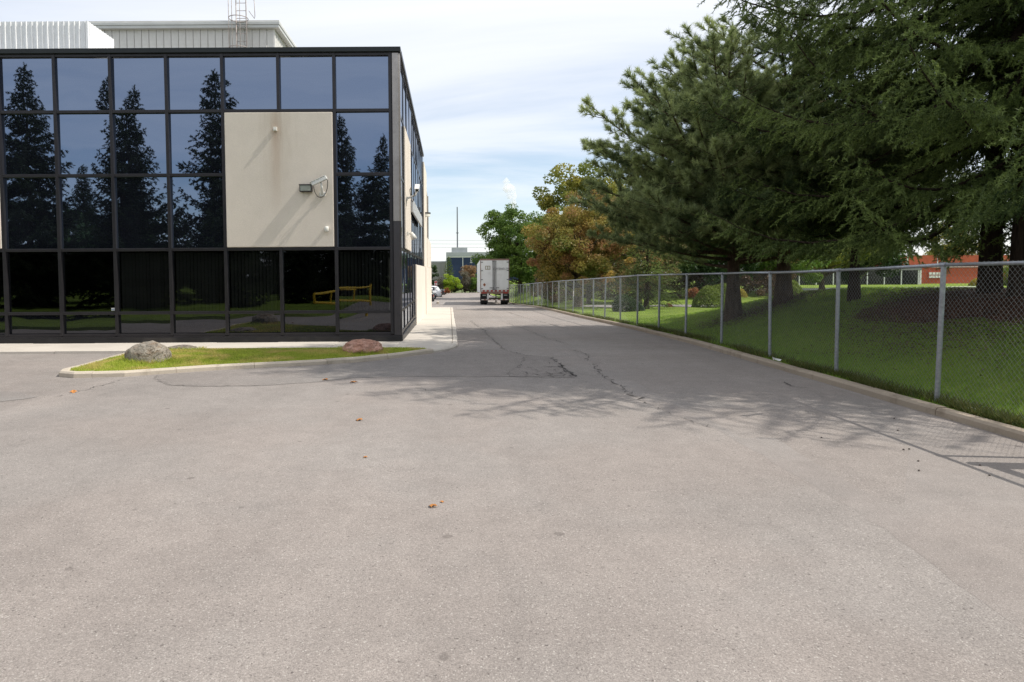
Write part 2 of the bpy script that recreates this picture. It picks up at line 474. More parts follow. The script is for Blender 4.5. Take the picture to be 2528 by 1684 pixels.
m_leaf_red = foliage_mat("red_shrub_leaf", (.17, .055, .025), (.30, .13, .04), .3)
m_leaf_tan = foliage_mat("dry_tan_leaf", (.20, .12, .06), (.34, .22, .11), .3)
m_leaf_grey = foliage_mat("grey_twig_leaf", (.10, .095, .075), (.20, .18, .13), .3)
m_chip = foliage_mat("mulch_chip", (.05, .028, .018), (.19, .11, .07), .05)
m_leaf_barb = foliage_mat("barberry_leaf", (.07, .045, .025), (.16, .10, .05), .25)
m_fallen = M("fallen_leaf", (.45, .19, .05), .8, 0, .3, 30)
# ------------------------------------------------------------------ the setting: ground, asphalt, kerbs, walks, lawns
_zy = [-60, 15, 17, 22.5, 27, 31.4, 38, 43, 61, 73, 95, 113, 400]
_zz = [-.06, -.06, -.065, -.16, -.27, -.38, -.50, -.60, -1.20, -1.48, -1.62, -1.65, -1.7]
def zr(y): return np.interp(y, _zy, _zz)
def terr(x, y):
    x = np.asarray(x, float); y = np.asarray(y, float)
    b = zr(y) + .09
    far = np.interp(y, [40, 48, 62, 90, 200], [0, 0, 1.0, 1.0, 1.0])
    b = b + far * S(6.5, 11, x) * (-.25 - b)
    mound = 1.18 * S(6.4, 10.6, x) * (1 - S(17, 31, y)) * (1 - .2 * S(15, 30, x))
    lump = .04 * np.sin(x * 1.3 + y * .7) * S(6.6, 8, x)
    return b + mound + lump
def grid_mesh(name, xs, ys, zf, mat, smooth=True):
    X, Y = np.meshgrid(xs, ys)
    Z = zf(X, Y)
    V = np.stack([X, Y, Z], -1).reshape(-1, 3)
    nx, ny = len(xs), len(ys)
    i = np.arange(nx - 1)[None, :] + nx * np.arange(ny - 1)[:, None]
    F = np.stack([i, i + 1, i + 1 + nx, i + nx], -1).reshape(-1, 4)
    return np_mesh(name, V, F, mat, smooth)

tag(obj("ground", grid_mesh("ground", np.linspace(-900, 900, 13), np.linspace(-900, 1500, 17), lambda X, Y: X * 0 - 2.2, m_ground)), kind="structure")
road = tag(obj("driveway", grid_mesh("driveway", np.array([-45, -20, -8, -3, 0, 3, 5.88]), np.concatenate([np.arange(-6.2, 113, 1.0), [113.5]]), lambda X, Y: zr(Y), m_asphalt)), kind="structure")
obj("entry_apron", grid_mesh("entry_apron", np.array([-3.0, 5.88]), np.array([-45, -20, -6.2]), lambda X, Y: zr(Y), m_asphalt), road)

lawn_xs = np.concatenate([np.arange(5.95, 14, .25), np.arange(14, 40, 1.0), np.arange(40, 141, 10.0)])
lawn_ys = np.concatenate([np.arange(-14, 50, .5), np.arange(50, 161, 5.0)])
lawn = tag(obj("lawn", grid_mesh("lawn", lawn_xs, lawn_ys, terr, m_lawn)), kind="structure")

# street of the neighbouring property, seen through the fence
tag(obj("side_street", grid_mesh("side_street", np.arange(7.6, 90, .5), np.arange(41.2, 46.6, .45), lambda X, Y: terr(X, Y) + .035, m_street)), kind="structure")

# mulch bed round the spruces and rings round the pines
def mulch(name, cx, cy, rx, ry, seed):
    r = np.random.default_rng(seed)
    n = 40
    ph = r.uniform(0, 6.28, 4)
    V = [(cx, cy)]; rings = [.33, .66, .85, 1.0]
    for q in rings:
        for j in range(n):
            a = 2 * math.pi * j / n
            w = 1 + .10 * math.sin(3 * a + ph[0]) + .06 * math.sin(5 * a + ph[1]) + .04 * math.sin(9 * a + ph[2])
            V.append((cx + rx * q * w * math.cos(a), cy + ry * q * w * math.sin(a)))
    V = np.array(V)
    lift = np.concatenate([[.05], np.repeat([.05, .05, .04, .012], n)])
    Z = terr(V[:, 0], V[:, 1]) + lift + r.uniform(0, .012, len(V))
    F = [(0, 1 + j, 1 + (j + 1) % n) for j in range(n)]
    for k in range(len(rings) - 1):
        for j in range(n):
            a, b = 1 + k * n + j, 1 + k * n + (j + 1) % n
            F.append((a, a + n, b + n)); F.append((a, b + n, b))
    return obj(name, np_mesh(name, np.column_stack([V, Z]), F, m_mulch, True))
tag(mulch("mulch_bed", 11.9, 12.4, 3.5, 3.0, 3), kind="structure")

# lawns behind the viewer (seen in the window reflections)
def raised(name, poly, z0, z1, mat):
    return tag(MB().prism(poly, z0, z1).build(name, mat), kind="structure")
raised("entry_lawn", [(-70, -60), (-5.6, -60), (-5.5, -5.6), (-5.35, 2), (-5.2, 5.0), (-5.6, 6.2), (-7.1, 7.4), (-8.1, 8.9), (-15, 10.5), (-30, 11.5), (-70, 11.8)], -.3, .05, m_lawn)
raised("rear_lawn", [(-3.2, -60), (-3.2, -46), (-3.4, -9.0), (-5.35, -6.9), (-5.35, -60)], -.3, .048, m_lawn)

# kerbs: swept strips cut into stones at their joints
def sweep(path, w, h, zf, mat, name, parent, step=1.6, gap=.006, chamfer=.025):
    P = np.array(path, float)
    d = np.concatenate([[0], np.cumsum(np.linalg.norm(P[1:, :2] - P[:-1, :2], axis=1))])
    tot = d[-1]
    n = max(1, int(round(tot / step)))
    r = np.random.default_rng(int(tot * 100))
    for k in range(n):
        a, b = tot * k / n + gap / 2, tot * (k + 1) / n - gap / 2
        ts = np.unique(np.concatenate([np.linspace(a, b, 5), d[(d > a) & (d < b)]]))
        X = np.interp(ts, d, P[:, 0]); Y = np.interp(ts, d, P[:, 1])
        e = .05
        tx = np.interp(ts + e, d, P[:, 0]) - np.interp(ts - e, d, P[:, 0]); ty = np.interp(ts + e, d, P[:, 1]) - np.interp(ts - e, d, P[:, 1])
        l = np.hypot(tx, ty) + 1e-9; nx, ny = -ty / l, tx / l
        dz = r.uniform(-.006, .006)
        V = []
        for i in range(len(ts)):
            zb = zf(Y[i])
            jit = r.uniform(-.006, .006)
            for off, z in ((0 + jit, -.2), (0 + jit, h - chamfer * 1.2), (chamfer + jit, h), (w - chamfer, h), (w, h - chamfer), (w, -.2)):
                V.append((X[i] + nx[i] * off, Y[i] + ny[i] * off, zb + z + dz * (z > 0)))
        F = []
        for i in range(len(ts) - 1):
            for j in range(5):
                F.append((6 * i + j, 6 * i + j + 1, 6 * i + 7 + j, 6 * i + 6 + j))
        m = len(ts) - 1
        F.append((0, 1, 2, 3, 4, 5)[::-1]); F.append(tuple(6 * m + q for q in range(6)))
        MB().add(V, F).build(name, mat, parent)
kerb_r = empty("fence_kerb", (0, 0, 0), kind="structure")
sweep([(5.85, 2.0), (5.86, 113)][::-1], .17, .10, zr, m_kerb2, "kerb_stone", kerb_r, 3.05)
kerb_i = empty("island_kerb", (0, 0, 0), kind="structure")
ISL = [(-6.98, 15.12), (-6.93, 13.2), (-6.88, 12.0), (-6.76, 11.72), (-6.42, 11.58), (-5.61, 11.70), (-4.31, 12.42), (-2.67, 13.02), (-1.77, 13.45), (-1.03, 14.15), (-.36, 14.93)]
sweep(ISL, .15, .095, zr, m_kerb, "kerb_stone", kerb_i, 1.35)
kerb_w = empty("walk_kerb", (0, 0, 0), kind="structure")
sweep([(-.36, 14.95), (-.12, 15.25), (.04, 15.56), (.15, 16.05), (.19, 16.52), (.20, 18), (.20, 46)], .14, .068, zr, m_walk, "kerb_stone", kerb_w, 3.0)

# island turf (slightly crowned) and paved walk
ISL_IN = [(-6.84, 15.14), (-6.79, 13.2), (-6.74, 12.05), (-6.40, 11.72), (-5.64, 11.84), (-4.36, 12.55), (-2.72, 13.15), (-1.84, 13.57), (-1.13, 14.26), (-.50, 15.02), (-.9, 15.14)]
def in_poly(x, y, poly):
    c = np.zeros(x.shape, bool)
    n = len(poly)
    for i in range(n):
        x0, y0 = poly[i]; x1, y1 = poly[(i + 1) % n]
        k = ((y0 > y) != (y1 > y)) & (x < (x1 - x0) * (y - y0) / (y1 - y0 + 1e-12) + x0)
        c ^= k
    return c
def poly_dist(x, y, poly):
    d = np.full(x.shape, 9.0)
    n = len(poly)
    for i in range(n):
        x0, y0 = poly[i]; x1, y1 = poly[(i + 1) % n]
        t = np.clip(((x - x0) * (x1 - x0) + (y - y0) * (y1 - y0)) / ((x1 - x0) ** 2 + (y1 - y0) ** 2 + 1e-12), 0, 1)
        d = np.minimum(d, np.hypot(x - x0 - t * (x1 - x0), y - y0 - t * (y1 - y0)))
    return d
def isl_z(x, y): return .02 + .07 * S(0, .8, poly_dist(x, y, ISL_IN))
xs = np.arange(-6.95, -.3, .12); ys = np.arange(11.6, 15.25, .12)
X, Y = np.meshgrid(xs, ys)
okc = in_poly(X, Y, ISL_IN) | (poly_dist(X, Y, ISL_IN) < .10)
idx = -np.ones(X.shape, int); idx[okc] = np.arange(okc.sum())
V = np.column_stack([X[okc], Y[okc], np.where(in_poly(X, Y, ISL_IN), isl_z(X, Y), .012)[okc]])
F = []
for j in range(len(ys) - 1):
    for i in range(len(xs) - 1):
        q = (idx[j, i], idx[j, i + 1], idx[j + 1, i + 1], idx[j + 1, i])
        if min(q) >= 0: F.append(q)
tag(obj("island_turf", np_mesh("island_turf", V, F, m_lawn_i, True)), kind="structure")

walk = empty("sidewalk", (0, 0, 0), kind="structure")
k = 0
xe = -1.22
while xe > -21:
    x0 = xe - 1.52
    MB().box(x0 + .004, xe - .004, 15.16, 16.94, -.25, .004 * math.sin(k * 2.3)).build("paving_slab", m_walk, walk, bevel=.006)
    xe = x0; k += 1
MB().prism([(-1.215, 15.16), (-.92, 15.155), (-.50, 15.03), (-.30, 15.06), (-.20, 15.32), (-.07, 15.63), (.03, 16.05), (.055, 16.5), (.056, 17.42), (-1.215, 17.42)], -.25, .004).build("paving_slab", m_walk, walk)
y0 = 17.43
while y0 < 45.5:
    y1 = y0 + 1.52
    za, zb = float(zr(y0)) + .07, float(zr(y1)) + .07
    MB().add([(-1.28, y0, za - .25), (.055, y0, za - .25), (.055, y1 - .008, zb - .25), (-1.28, y1 - .008, zb - .25),
              (-1.28, y0, za), (.055, y0, za), (.055, y1 - .008, zb), (-1.28, y1 - .008, zb)],
             [(0, 3, 2, 1), (4, 5, 6, 7), (0, 1, 5, 4), (1, 2, 6, 5), (2, 3, 7, 6), (3, 0, 4, 7)]).build("paving_slab", m_walk, walk)
    y0 = y1

# repaired patches and cracks in the asphalt
def sheet(name, poly, lift, mat, seed=1):
    r = np.random.default_rng(seed)
    P = []
    n = len(poly)
    for i in range(n):
        a, b = np.array(poly[i]), np.array(poly[(i + 1) % n])
        m = max(2, int(np.linalg.norm(b - a) / .18))
        for q in range(m):
            P.append(a + (b - a) * q / m + r.normal(0, .012, 2))
    V = [(p[0], p[1], float(zr(p[1])) + lift) for p in P]
    return MB().add(V, [tuple(range(len(V)))]).build(name, mat, road)
sheet("asphalt_patch", [(-5.13, 11.86), (-4.81, 11.22), (-4.57, 10.87), (-4.36, 10.70), (-3.85, 10.63), (-3.0, 10.65), (-2.3, 10.9), (-1.6, 11.4), (-.6, 11.5), (.4, 11.42), (1.05, 11.45), (2.09, 11.3), (2.07, 12.0), (2.09, 14.0), (1.6, 14.4), (1.23, 15.4), (.9, 15.6), (.26, 15.45), (-.25, 14.85), (-.95, 14.06), (-1.7, 13.36), (-2.6, 12.95), (-4.25, 12.35)], .004, m_patch, 4)
sheet("asphalt_patch", [(-9.5, 10.3), (-6.55, 10.26), (-6.2, 9.96), (-5.95, 9.77), (-6.05, 9.59), (-6.27, 9.43), (-9.5, 9.2)], .004, m_patch2, 6)
sheet('asphalt_lane', [(2.79, 1.0), (2.79, 3.33), (2.91, 4.18), (2.97, 4.96), (2.97, 6.03), (2.94, 7.57), (2.72, 8.3), (2.62, 8.99), (2.62, 10.5), (2.58, 11.28), (2.69, 12.61), (2.9, 14.4), (2.9, 16.5), (5.87, 16.5), (5.87, 1.0)], .0007, m_lane, 8)
def crack(path, w, seed, jag=.025, lift=.008):
    r = np.random.default_rng(seed)
    P = []
    for i in range(len(path) - 1):
        a, b = np.array(path[i]), np.array(path[i + 1])
        m = max(2, int(np.linalg.norm(b - a) / .07))
        for q in range(m):
            P.append(a + (b - a) * q / m + r.normal(0, jag, 2) * (.4 + (q > 0)))
    P.append(np.array(path[-1]))
    P = np.array(P)
    T = np.gradient(P, axis=0); T /= np.linalg.norm(T, axis=1)[:, None] + 1e-9
    N = np.column_stack([-T[:, 1], T[:, 0]])
    W = w * np.abs(r.normal(.6, .45, len(P)))[:, None]; W[0] = W[-1] = .001
    A, B = P + N * W * .5, P - N * W * .5
    z = zr(P[:, 1]) + lift
    V = np.concatenate([np.column_stack([A, z]), np.column_stack([B, z])])
    n = len(P)
    F = [(i, n + i, n + i + 1, i + 1) for i in range(n - 1)]
    return obj("crack", np_mesh("crack", V, F, m_crack), road)
CR = [([(.86, 28.2), (.94, 25), (1.08, 21.7), (1.1, 19.9), (1.15, 18.45), (1.18, 17), (1.21, 16), (1.23, 15.41)], .022),
      ([(1.23, 15.41), (1.43, 14.89), (1.58, 14.38), (1.75, 14.27), (1.86, 14.16), (2.09, 14.01)], .02),
      ([(2.09, 14.01), (2.08, 12.85), (2.07, 11.91), (2.1, 11.32)], .042),
      ([(2.09, 12.9), (2.08, 12.2), (2.1, 11.34)], .05),
      ([(2.69, 15.46), (2.79, 15.1), (2.84, 14.68), (2.9, 14.42), (2.87, 14.01), (2.65, 13.35)], .016),
      ([(2.74, 13.04), (2.69, 12.61), (2.69, 12.11), (2.58, 11.79), (2.58, 11.28), (2.58, 10.92), (2.62, 10.54), (2.61, 10.0), (2.62, 9.56), (2.62, 8.99)], .022),
      ([(2.62, 8.99), (2.72, 8.3), (2.94, 7.57)], .008),
      ([(2.1, 11.32), (1.78, 11.27), (1.39, 11.32), (1.17, 11.36), (1.0, 11.47), (1.05, 11.96), (1.15, 12.33), (1.32, 12.8), (1.49, 13.5), (1.55, 14.07)], .016),
      ([(1.72, 12.59), (1.9, 12.61), (2.08, 12.57)], .03), ([(1.43, 12.97), (1.79, 13.09)], .02), ([(1.51, 12.31), (1.54, 12.08), (1.54, 11.86)], .03),
      ([(2.04, 11.7), (1.97, 11.92), (1.88, 11.78), (1.77, 11.71), (1.59, 11.65)], .026), ([(1.95, 13.2), (1.94, 12.86)], .02),
      ([(1.2, 11.7), (1.5, 11.6), (1.8, 11.5), (2.07, 11.5)], .02), ([(1.3, 12.1), (1.35, 11.8), (1.3, 11.4)], .016), ([(1.7, 12.0), (1.75, 11.6), (1.72, 11.3)], .022),
      ([(1.85, 12.3), (1.9, 11.9), (1.95, 11.4)], .022), ([(1.4, 12.5), (1.7, 12.4), (2.05, 12.3)], .016), ([(1.6, 13.5), (1.8, 13.6), (2.06, 13.5)], .014),
      ([(3.45, 30.1), (3.57, 27.5), (3.7, 25.7), (3.72, 23.6), (3.88, 22.3)], .03), ([(3.2, 38), (3.3, 34), (3.45, 30.1)], .03),
      ([(2.2, 26), (2.5, 21), (2.6, 18.5), (2.9, 16.6)], .02),
      ([(-5.68, 9.76), (-5.6, 10.08), (-5.58, 10.53), (-5.51, 10.96), (-5.47, 11.37)], .018),
      ([(-5.13, 11.7), (-4.81, 11.22), (-4.57, 10.87), (-4.36, 10.7), (-3.85, 10.63), (-3.0, 10.65)], .010),
      ([(5.30, 10.75), (5.26, 10.57), (5.23, 10.25), (5.35, 10.1)], .03), ([(4.2, 19.9), (4.9, 20.0), (5.6, 19.7)], .03), ([(-.6, 10.4), (-.2, 10.1), (.3, 10.15)], .010)]
for i, (p, w) in enumerate(CR):
    crack(p, w, 100 + i)

# grass blades
def blades(name, P, h, w, mat, kind="stuff", lean=.35, seed=2):
    r = np.random.default_rng(seed)
    n = len(P)
    a = r.uniform(0, 2 * math.pi, n)
    hh = h * r.uniform(.55, 1.25, n)
    d = np.column_stack([np.cos(a), np.sin(a)]) * (w / 2)
    tip = np.column_stack([r.normal(0, lean, n) * hh, r.normal(0, lean, n) * hh])
    V = np.empty((n, 3, 3))
    V[:, 0, :2] = P[:, :2] - d; V[:, 0, 2] = P[:, 2] - .004
    V[:, 1, :2] = P[:, :2] + d; V[:, 1, 2] = P[:, 2] - .004
    V[:, 2, :2] = P[:, :2] + tip; V[:, 2, 2] = P[:, 2] + hh
    F = np.arange(3 * n).reshape(-1, 3)
    t = np.repeat(np.clip(r.beta(1.6, 2.2, n), 0, 1), 3)
    o = obj(name, np_mesh(name, V.reshape(-1, 3), F, mat, tint=t))
    return tag(o, kind=kind)
def scatter(n, x0, x1, y0, y1, seed):
    r = np.random.default_rng(seed)
    return r.uniform(x0, x1, n), r.uniform(y0, y1, n)
x, y = scatter(95000, -6.9, -.4, 11.6, 15.18, 21)
k = in_poly(x, y, ISL_IN)
x, y = x[k], y[k]
o = blades("island_grass", np.column_stack([x, y, isl_z(x, y)]), .038, .012, m_blade_i, seed=4)
tag(o, "sunlit yellow-green grass on the kerbed island before the glass building", "grass")
x, y = scatter(170000, 6.06, 12.5, 5.5, 26, 22)
k = (np.random.default_rng(1).uniform(0, 1, len(x)) < np.clip(1.7 - (y - 6) / 14 - (x - 6) / 12, .12, 1)) & (((x - 11.9) / 3.3) ** 2 + ((y - 12.4) / 2.8) ** 2 > 1)
x, y = x[k], y[k]
o = blades("lawn_grass", np.column_stack([x, y, terr(x, y)]), .05, .012, m_blade, seed=5)
tag(o, "short green grass of the lawn mound behind the chain-link fence", "grass")
r_ = np.random.default_rng(33)
y = r_.uniform(4.5, 60, 26000) ** 1.0
y = 4.5 + (y - 4.5) * r_.uniform(.15, 1, len(y))
x = 6.04 + np.abs(r_.normal(.0, .16, len(y))) + .05 * np.sin(y * 3.1)
k = (np.sin(y * 1.9) + np.sin(y * .7 + 1) + r_.normal(0, .8, len(y))) > -.5
x, y = x[k], y[k]
o = blades("fence_weeds", np.column_stack([x, y, np.maximum(terr(x, y), zr(y) + .085)]), .10, .014, m_weed, seed=6, lean=.6)
tag(o, "ragged weeds growing along the kerb at the foot of the fence", "weeds")

r_ = np.random.default_rng(51)
a_ = r_.uniform(0, 6.283, 26000); q_ = np.abs(1.0 + r_.normal(0, .17, 26000)) * np.where(r_.uniform(0, 1, 26000) < .45, np.sqrt(r_.uniform(0, 1, 26000)), 1)
x = 11.9 + 3.5 * q_ * np.cos(a_); y = 12.4 + 3.0 * q_ * np.sin(a_)
x = np.concatenate([x, 8.15 + r_.normal(0, .55, 1500), 9.25 + r_.normal(0, .6, 1500)]); y = np.concatenate([y, 19.5 + r_.normal(0, .5, 1500), 18.8 + r_.normal(0, .5, 1500)])
k = x > 6.4
o = blades("mulch_chips", np.column_stack([x[k], y[k], terr(x[k], y[k]) + .035]), .012, .05, m_chip, seed=9, lean=2.6)
tag(o, "brown bark chips and dropped needles under the spruces", "mulch")
# ------------------------------------------------------------------ the glass office building
YF = 16.95        # front face
XS = -1.20        # side face
bld = empty("glass_office_building", (-1.2, 16.95, 0), label="two-storey black glass office building with beige concrete panels", cat="building")
BINV = Matrix.Translation((1.2, -16.95, 0))
class PB(MB):     # parts written in world coordinates, stored relative to the building's base
    def put(s, name, mat, parent=None, **k):
        s.v = [(x + 1.2, y - 16.95, z) for x, y, z in s.v]
        return s.build(name, mat, bld if parent is None else parent, **k)
MOD = 1.369
XK = [-1.43 - MOD * k for k in range(14)]
ROWS = [(5.69, 7.03), (4.14, 5.69), (2.31, 4.14), (.74, 2.31), (.21, .74)]
rj = np.random.default_rng(77)
def covered(c, r):   # concrete panels take the place of panes
    return (c in (1, 2) or c in (7, 8)) and r in (1, 2)
def pane(corners, mat, n_axis, amt=.0036):
    """one pane, very slightly out of plane as real glazing is"""
    V = [list(p) for p in corners]
    tilt = rj.normal(0, amt, 3)
    for i, p in enumerate(V):
        p[n_axis] += float(tilt[0]) * (1 if i in (1, 2) else -1) + float(tilt[1]) * (1 if i in (2, 3) else -1)
    return PB().add(V, [(0, 1, 2, 3)]).put("pane", mat)
for c in range(13):
    xr, xl = XK[c], XK[c + 1]
    for r, (z0, z1) in enumerate(ROWS):
        if covered(c, r): continue
        m = m_glass if r < 3 else (m_glass_v if r == 3 else m_glass_low)
        pane([(xl + .03, 17.0, z0 + .03), (xr - .03, 17.0, z0 + .03), (xr - .03, 17.0, z1 - .03), (xl + .03, 17.0, z1 - .03)], m, 1)
    for r in range(6):
        z = [7.05, 5.69, 4.14, 2.31, .74, .19][r]
        if r == 2 and covered(c, 1): continue
        PB().box(xl + .037, xr - .037, 16.928, 17.05, z - .037, z + .037).put("transom", m_frame, bevel=.006)
for k in range(14):
    spans = [(.17, 7.09)]
    if k in (2, 8): spans = [(.17, 2.31 + .036), (5.69 - .036, 7.09)]
    for a, b in spans:
        PB().box(XK[k] - .038, XK[k] + .038, 16.92, 17.05, a, b).put("mullion", m_frame, bevel=.006)
for ca, cb in ((3, 1), (9, 7)):
    PB().box(XK[ca] + .045, XK[cb] - .045, 16.905, 17.06, 2.355, 5.645).put("concrete_panel", m_stucco, bevel=.018)
PB().box(-1.385, -1.25, 16.94, 17.06, .17, 7.08).put("jamb", m_frame)
# corner cladding: pale upper length, dark lower length, cut at 45 degrees on the arris
def corner_post(z0, z1, mat):
    poly = [(-1.372, 16.915), (-1.225, 16.915), (-1.185, 16.955), (-1.185, 17.10), (-1.30, 17.10), (-1.372, 17.03)]
    return PB().prism(poly, z0, z1).put("corner_cladding", mat)
corner_post(2.98, 7.06, m_corner_hi)
corner_post(.16, 2.974, m_corner_lo)
# coping and plinth
PB().box(-19.3, -1.16, 16.87, 17.25, 7.082, 7.20).put("coping", m_coping, bevel=.008)
PB().box(-1.45, -1.155, 17.25, 32.0, 7.082, 7.20).put("coping", m_coping, bevel=.008)
PB().box(-19.3, -1.17, 16.89, 17.08, -.25, .125).put("plinth", m_plinth, bevel=.006)
PB().box(-19.3, -1.168, 16.90, 17.08, .127, .158).put("sill_strip", m_frame)
PB().box(-1.40, -1.172, 17.08, 24.0, -.5, .124).put("plinth", m_plinth, bevel=.006)
PB().box(-19.0, -1.42, 17.3, 45.0, 6.70, 6.88).put("roof", m_roof)
# blank core behind the upper glass; a dark room with vertical blinds behind the ground floor
PB().box(-19.2, -1.35, 17.06, 17.10, 2.31, 7.0).put("spandrel_backing", m_dark)
PB().box(-1.34, -1.28, 17.16, 32.0, -.5, 7.0).put("spandrel_backing", m_dark)
PB().box(-19.2, -1.36, 18.3, 18.35, -.4, 2.31).put("room_partition", m_dark)
PB().box(-19.2, -1.36, 17.06, 18.3, 2.24, 2.30).put("room_ceiling", m_dark)
PB().box(-19.2, -1.36, 17.06, 18.3, .05, .12).put("room_floor", m_dark)
PB().box(-19.25, -19.2, 16.98, 45, -.5, 7.05).put("end_wall", m_dark)
PB().box(-19.2, -1.35, 44.9, 45, -1.0, 6.7).put("rear_wall", m_stucco)
vane = MB().box(-.04, .04, -.002, .002, 0, 1.50).mesh("blind_vane", m_blind)
for c in (0, 2, 3, 4):
    n = 14
    for i in range(n):
        xx = XK[c + 1] + .06 + (MOD - .12) * (i + .5) / n
        obj("blind_vane", vane, bld, (xx + 1.2, .17, .77), (0, 0, R(rj.normal(42 if c != 1 else 65, 6))))
# side elevation
YK = [17.16 + MOD * k for k in range(12)]
def spane(y0, y1, z0, z1, m=m_glass):
    pane([(-1.228, y0 + .03, z0 + .03), (-1.228, y1 - .03, z0 + .03), (-1.228, y1 - .03, z1 - .03), (-1.228, y0 + .03, z1 - .03)], m, 0)
for c in range(11):
    for r, (z0, z1) in enumerate(ROWS):
        if r in (1, 2) and c in (1, 2): continue
        if c >= 5 and r == 3: z0 = 1.98; 
        if c >= 5 and r == 4: continue
        spane(YK[c], YK[c + 1], z0, z1, m_glass)
    for r, z in enumerate([7.05, 5.69, 4.14, 2.31, .74, .19]):
        if r == 2 and c in (1, 2): continue
        if c >= 5 and r >= 4: continue
        PB().box(-1.31, -1.214, YK[c] + .037, YK[c + 1] - .037, z - .037, z + .037).put("transom", m_frame)
for k in range(12):
    spans = [(.16, 7.08)]
    if k == 2: spans = [(.16, 2.346), (5.654, 7.08)]
    if k > 5: spans = [(1.98, 7.08)]
    for a, b in spans:
        PB().box(-1.31, -1.210, YK[k] - .038, YK[k] + .038, a, b).put("mullion", m_frame)
PB().box(-1.33, -1.175, YK[1] + .045, YK[3] - .045, 2.355, 5.645).put("concrete_panel", m_stucco, bevel=.018)
PB().box(-1.40, -1.16, 24.05, 33.30, -.9, 1.99).put("concrete_panel", m_stucco, bevel=.012)
PB().box(-1.40, -1.13, 33.33, 43.0, -1.2, 1.99).put("concrete_panel", m_stucco, bevel=.012)
PB().box(-1.45, -1.17, 32.28, 36.0, 2.0, 6.9).put("concrete_panel", m_stucco, bevel=.012)
PB().box(-1.45, -1.15, 36.03, 43.0, 2.0, 3.55).put("concrete_panel", m_stucco, bevel=.012)
# small printed sticker low in one pane
stk = PB().box(-8.43, -8.27, 16.985, 16.992, .80, .87).put("sticker", m_white)
st2 = PB()
for i in range(4): st2.box(-8.42 + i * .035, -8.395 + i * .035, 16.981, 16.9845, .815, .845)
st2.put("print", M("sticker_print", (.25, .33, .45), .6), stk)
# ------------------------------------------------------------------ on the roof: plant screen, tall hall, caged ladder
scr = empty("rooftop_plant_screen", (-10.36, 20, 6.88), label="white ribbed metal plant screen on the roof", cat="screen")
pw = .305
prof = [(0, 0), (.035, 0), (.05, -.028), (.085, -.028), (.10, 0), (.20, 0), (.215, -.02), (.245, -.02), (.26, 0), (.305, 0)]
V = [(x, y, z) for z in (0, 2.1) for x, y in prof] + [(x, .03, z) for z in (0, 2.1) for x, y in prof]
n = len(prof)
F = [(i, i + 1, n + i + 1, n + i) for i in range(n - 1)] + [(n + i, n + i + 1, 3 * n + i + 1, 3 * n + i) for i in range(n - 1)] + [(0, n, 3 * n, 2 * n), (n - 1, 2 * n - 1, 4 * n - 1, 3 * n - 1)]
panel_me = MB().add(V, F).mesh("cladding_panel", m_clad_w)
for i in range(36):
    obj("cladding_panel", panel_me, scr, (-(i + 1) * pw - .02, .0, 0))
side = MB().add(V, F).mesh("cladding_panel", m_clad_w)
for i in range(5):
    obj("cladding_panel", side, scr, (-.005, i * pw + .02, 0), (0, 0, R(90)))
MB().box(-.05, .012, -.04, .012, 0, 2.1).build("corner_trim", m_clad_w, scr)
MB().box(-.06, .0, 1.56, 1.62, 0, 1.9).build("end_post", m_greytrim, scr)

hall = empty("metal_clad_hall", (-7.0, 28, 6.88), label="tall grey metal-clad hall with overhanging eave behind the roof", cat="building")
V2 = [(0, 0), (.012, -.03), (.028, -.03), (.04, 0), (.297, 0)]
hp = MB(); hs = MB()
hp.add([(x, y, z) for z in (0, 4.7) for x, y in V2] + [(.297, .05, 0), (0, .05, 0), (.297, .05, 4.7), (0, .05, 4.7)], [(i, i + 1, 5 + i + 1, 5 + i) for i in range(4)])
hp_me = hp.mesh("cladding_panel", m_clad_b)
seam_me = MB().box(.041, .053, -.006, .002, 0, 4.7).mesh("seam", m_clad_seam)
for i in range(50):
    p = obj("cladding_panel", hp_me, hall, (-(i + 1) * .297 - .05, 0, 0))
    obj("seam", seam_me, p)
for i in range(60):
    p = obj("cladding_panel", hp_me, hall, (0, i * .297 + .05, 0), (0, 0, R(90)))
MB().box(-.06, .015, -.02, .06, 0, 4.7).build("corner_trim", m_clad_b, hall)
MB().box(-15, -.02, .06, 18, 0, 4.68).build("wall_core", m_clad_seam, hall)
MB().box(-15.2, .26, -.22, .0, 4.78, 4.88).box(-15.2, .23, -.19, .0, 4.66, 4.778).build("gutter", m_gutter, hall, bevel=.008)
MB().box(.0, .26, .003, 18, 4.78, 4.88).box(.02, .23, .003, 18, 4.66, 4.778).build("gutter", m_gutter, hall, bevel=.008)
MB().box(-15.2, .24, -.18, 18, 4.882, 4.95).build("roof", m_clad_b, hall)

lad = empty("caged_roof_ladder", (-8.25, 27.3, 6.88), label="tall caged steel ladder standing against the grey hall", cat="ladder")
for sx_ in (-.2, .2):
    MB().tube([(sx_, .45, 0), (sx_, .45, 7.2)], .022, 8).build("stringer", m_rustpipe, lad, smooth=True)
rung = MB().tube([(-.2, .45, 0), (.2, .45, 0)], .012, 6).mesh("rung", m_rustpipe, True)
for i in range(23):
    obj("rung", rung, lad, (0, 0, .2 + i * .3))
for hz_ in (2.55, 3.7, 4.86, 6.1):
    pts = [(.37 * math.cos(a), .08 + .37 * math.sin(a), hz_) for a in np.linspace(0, 2 * math.pi, 25)]
    MB().tube(pts, .016, 6, cap=False).build("hoop", m_rustpipe, lad, smooth=True)
for a in (200, 245, 295, 340):
    MB().tube([(.37 * math.cos(R(a)), .08 + .37 * math.sin(R(a)), 2.55), (.37 * math.cos(R(a)), .08 + .37 * math.sin(R(a)), 7.0)], .013, 6).build("cage_strap", m_rustpipe, lad, smooth=True)
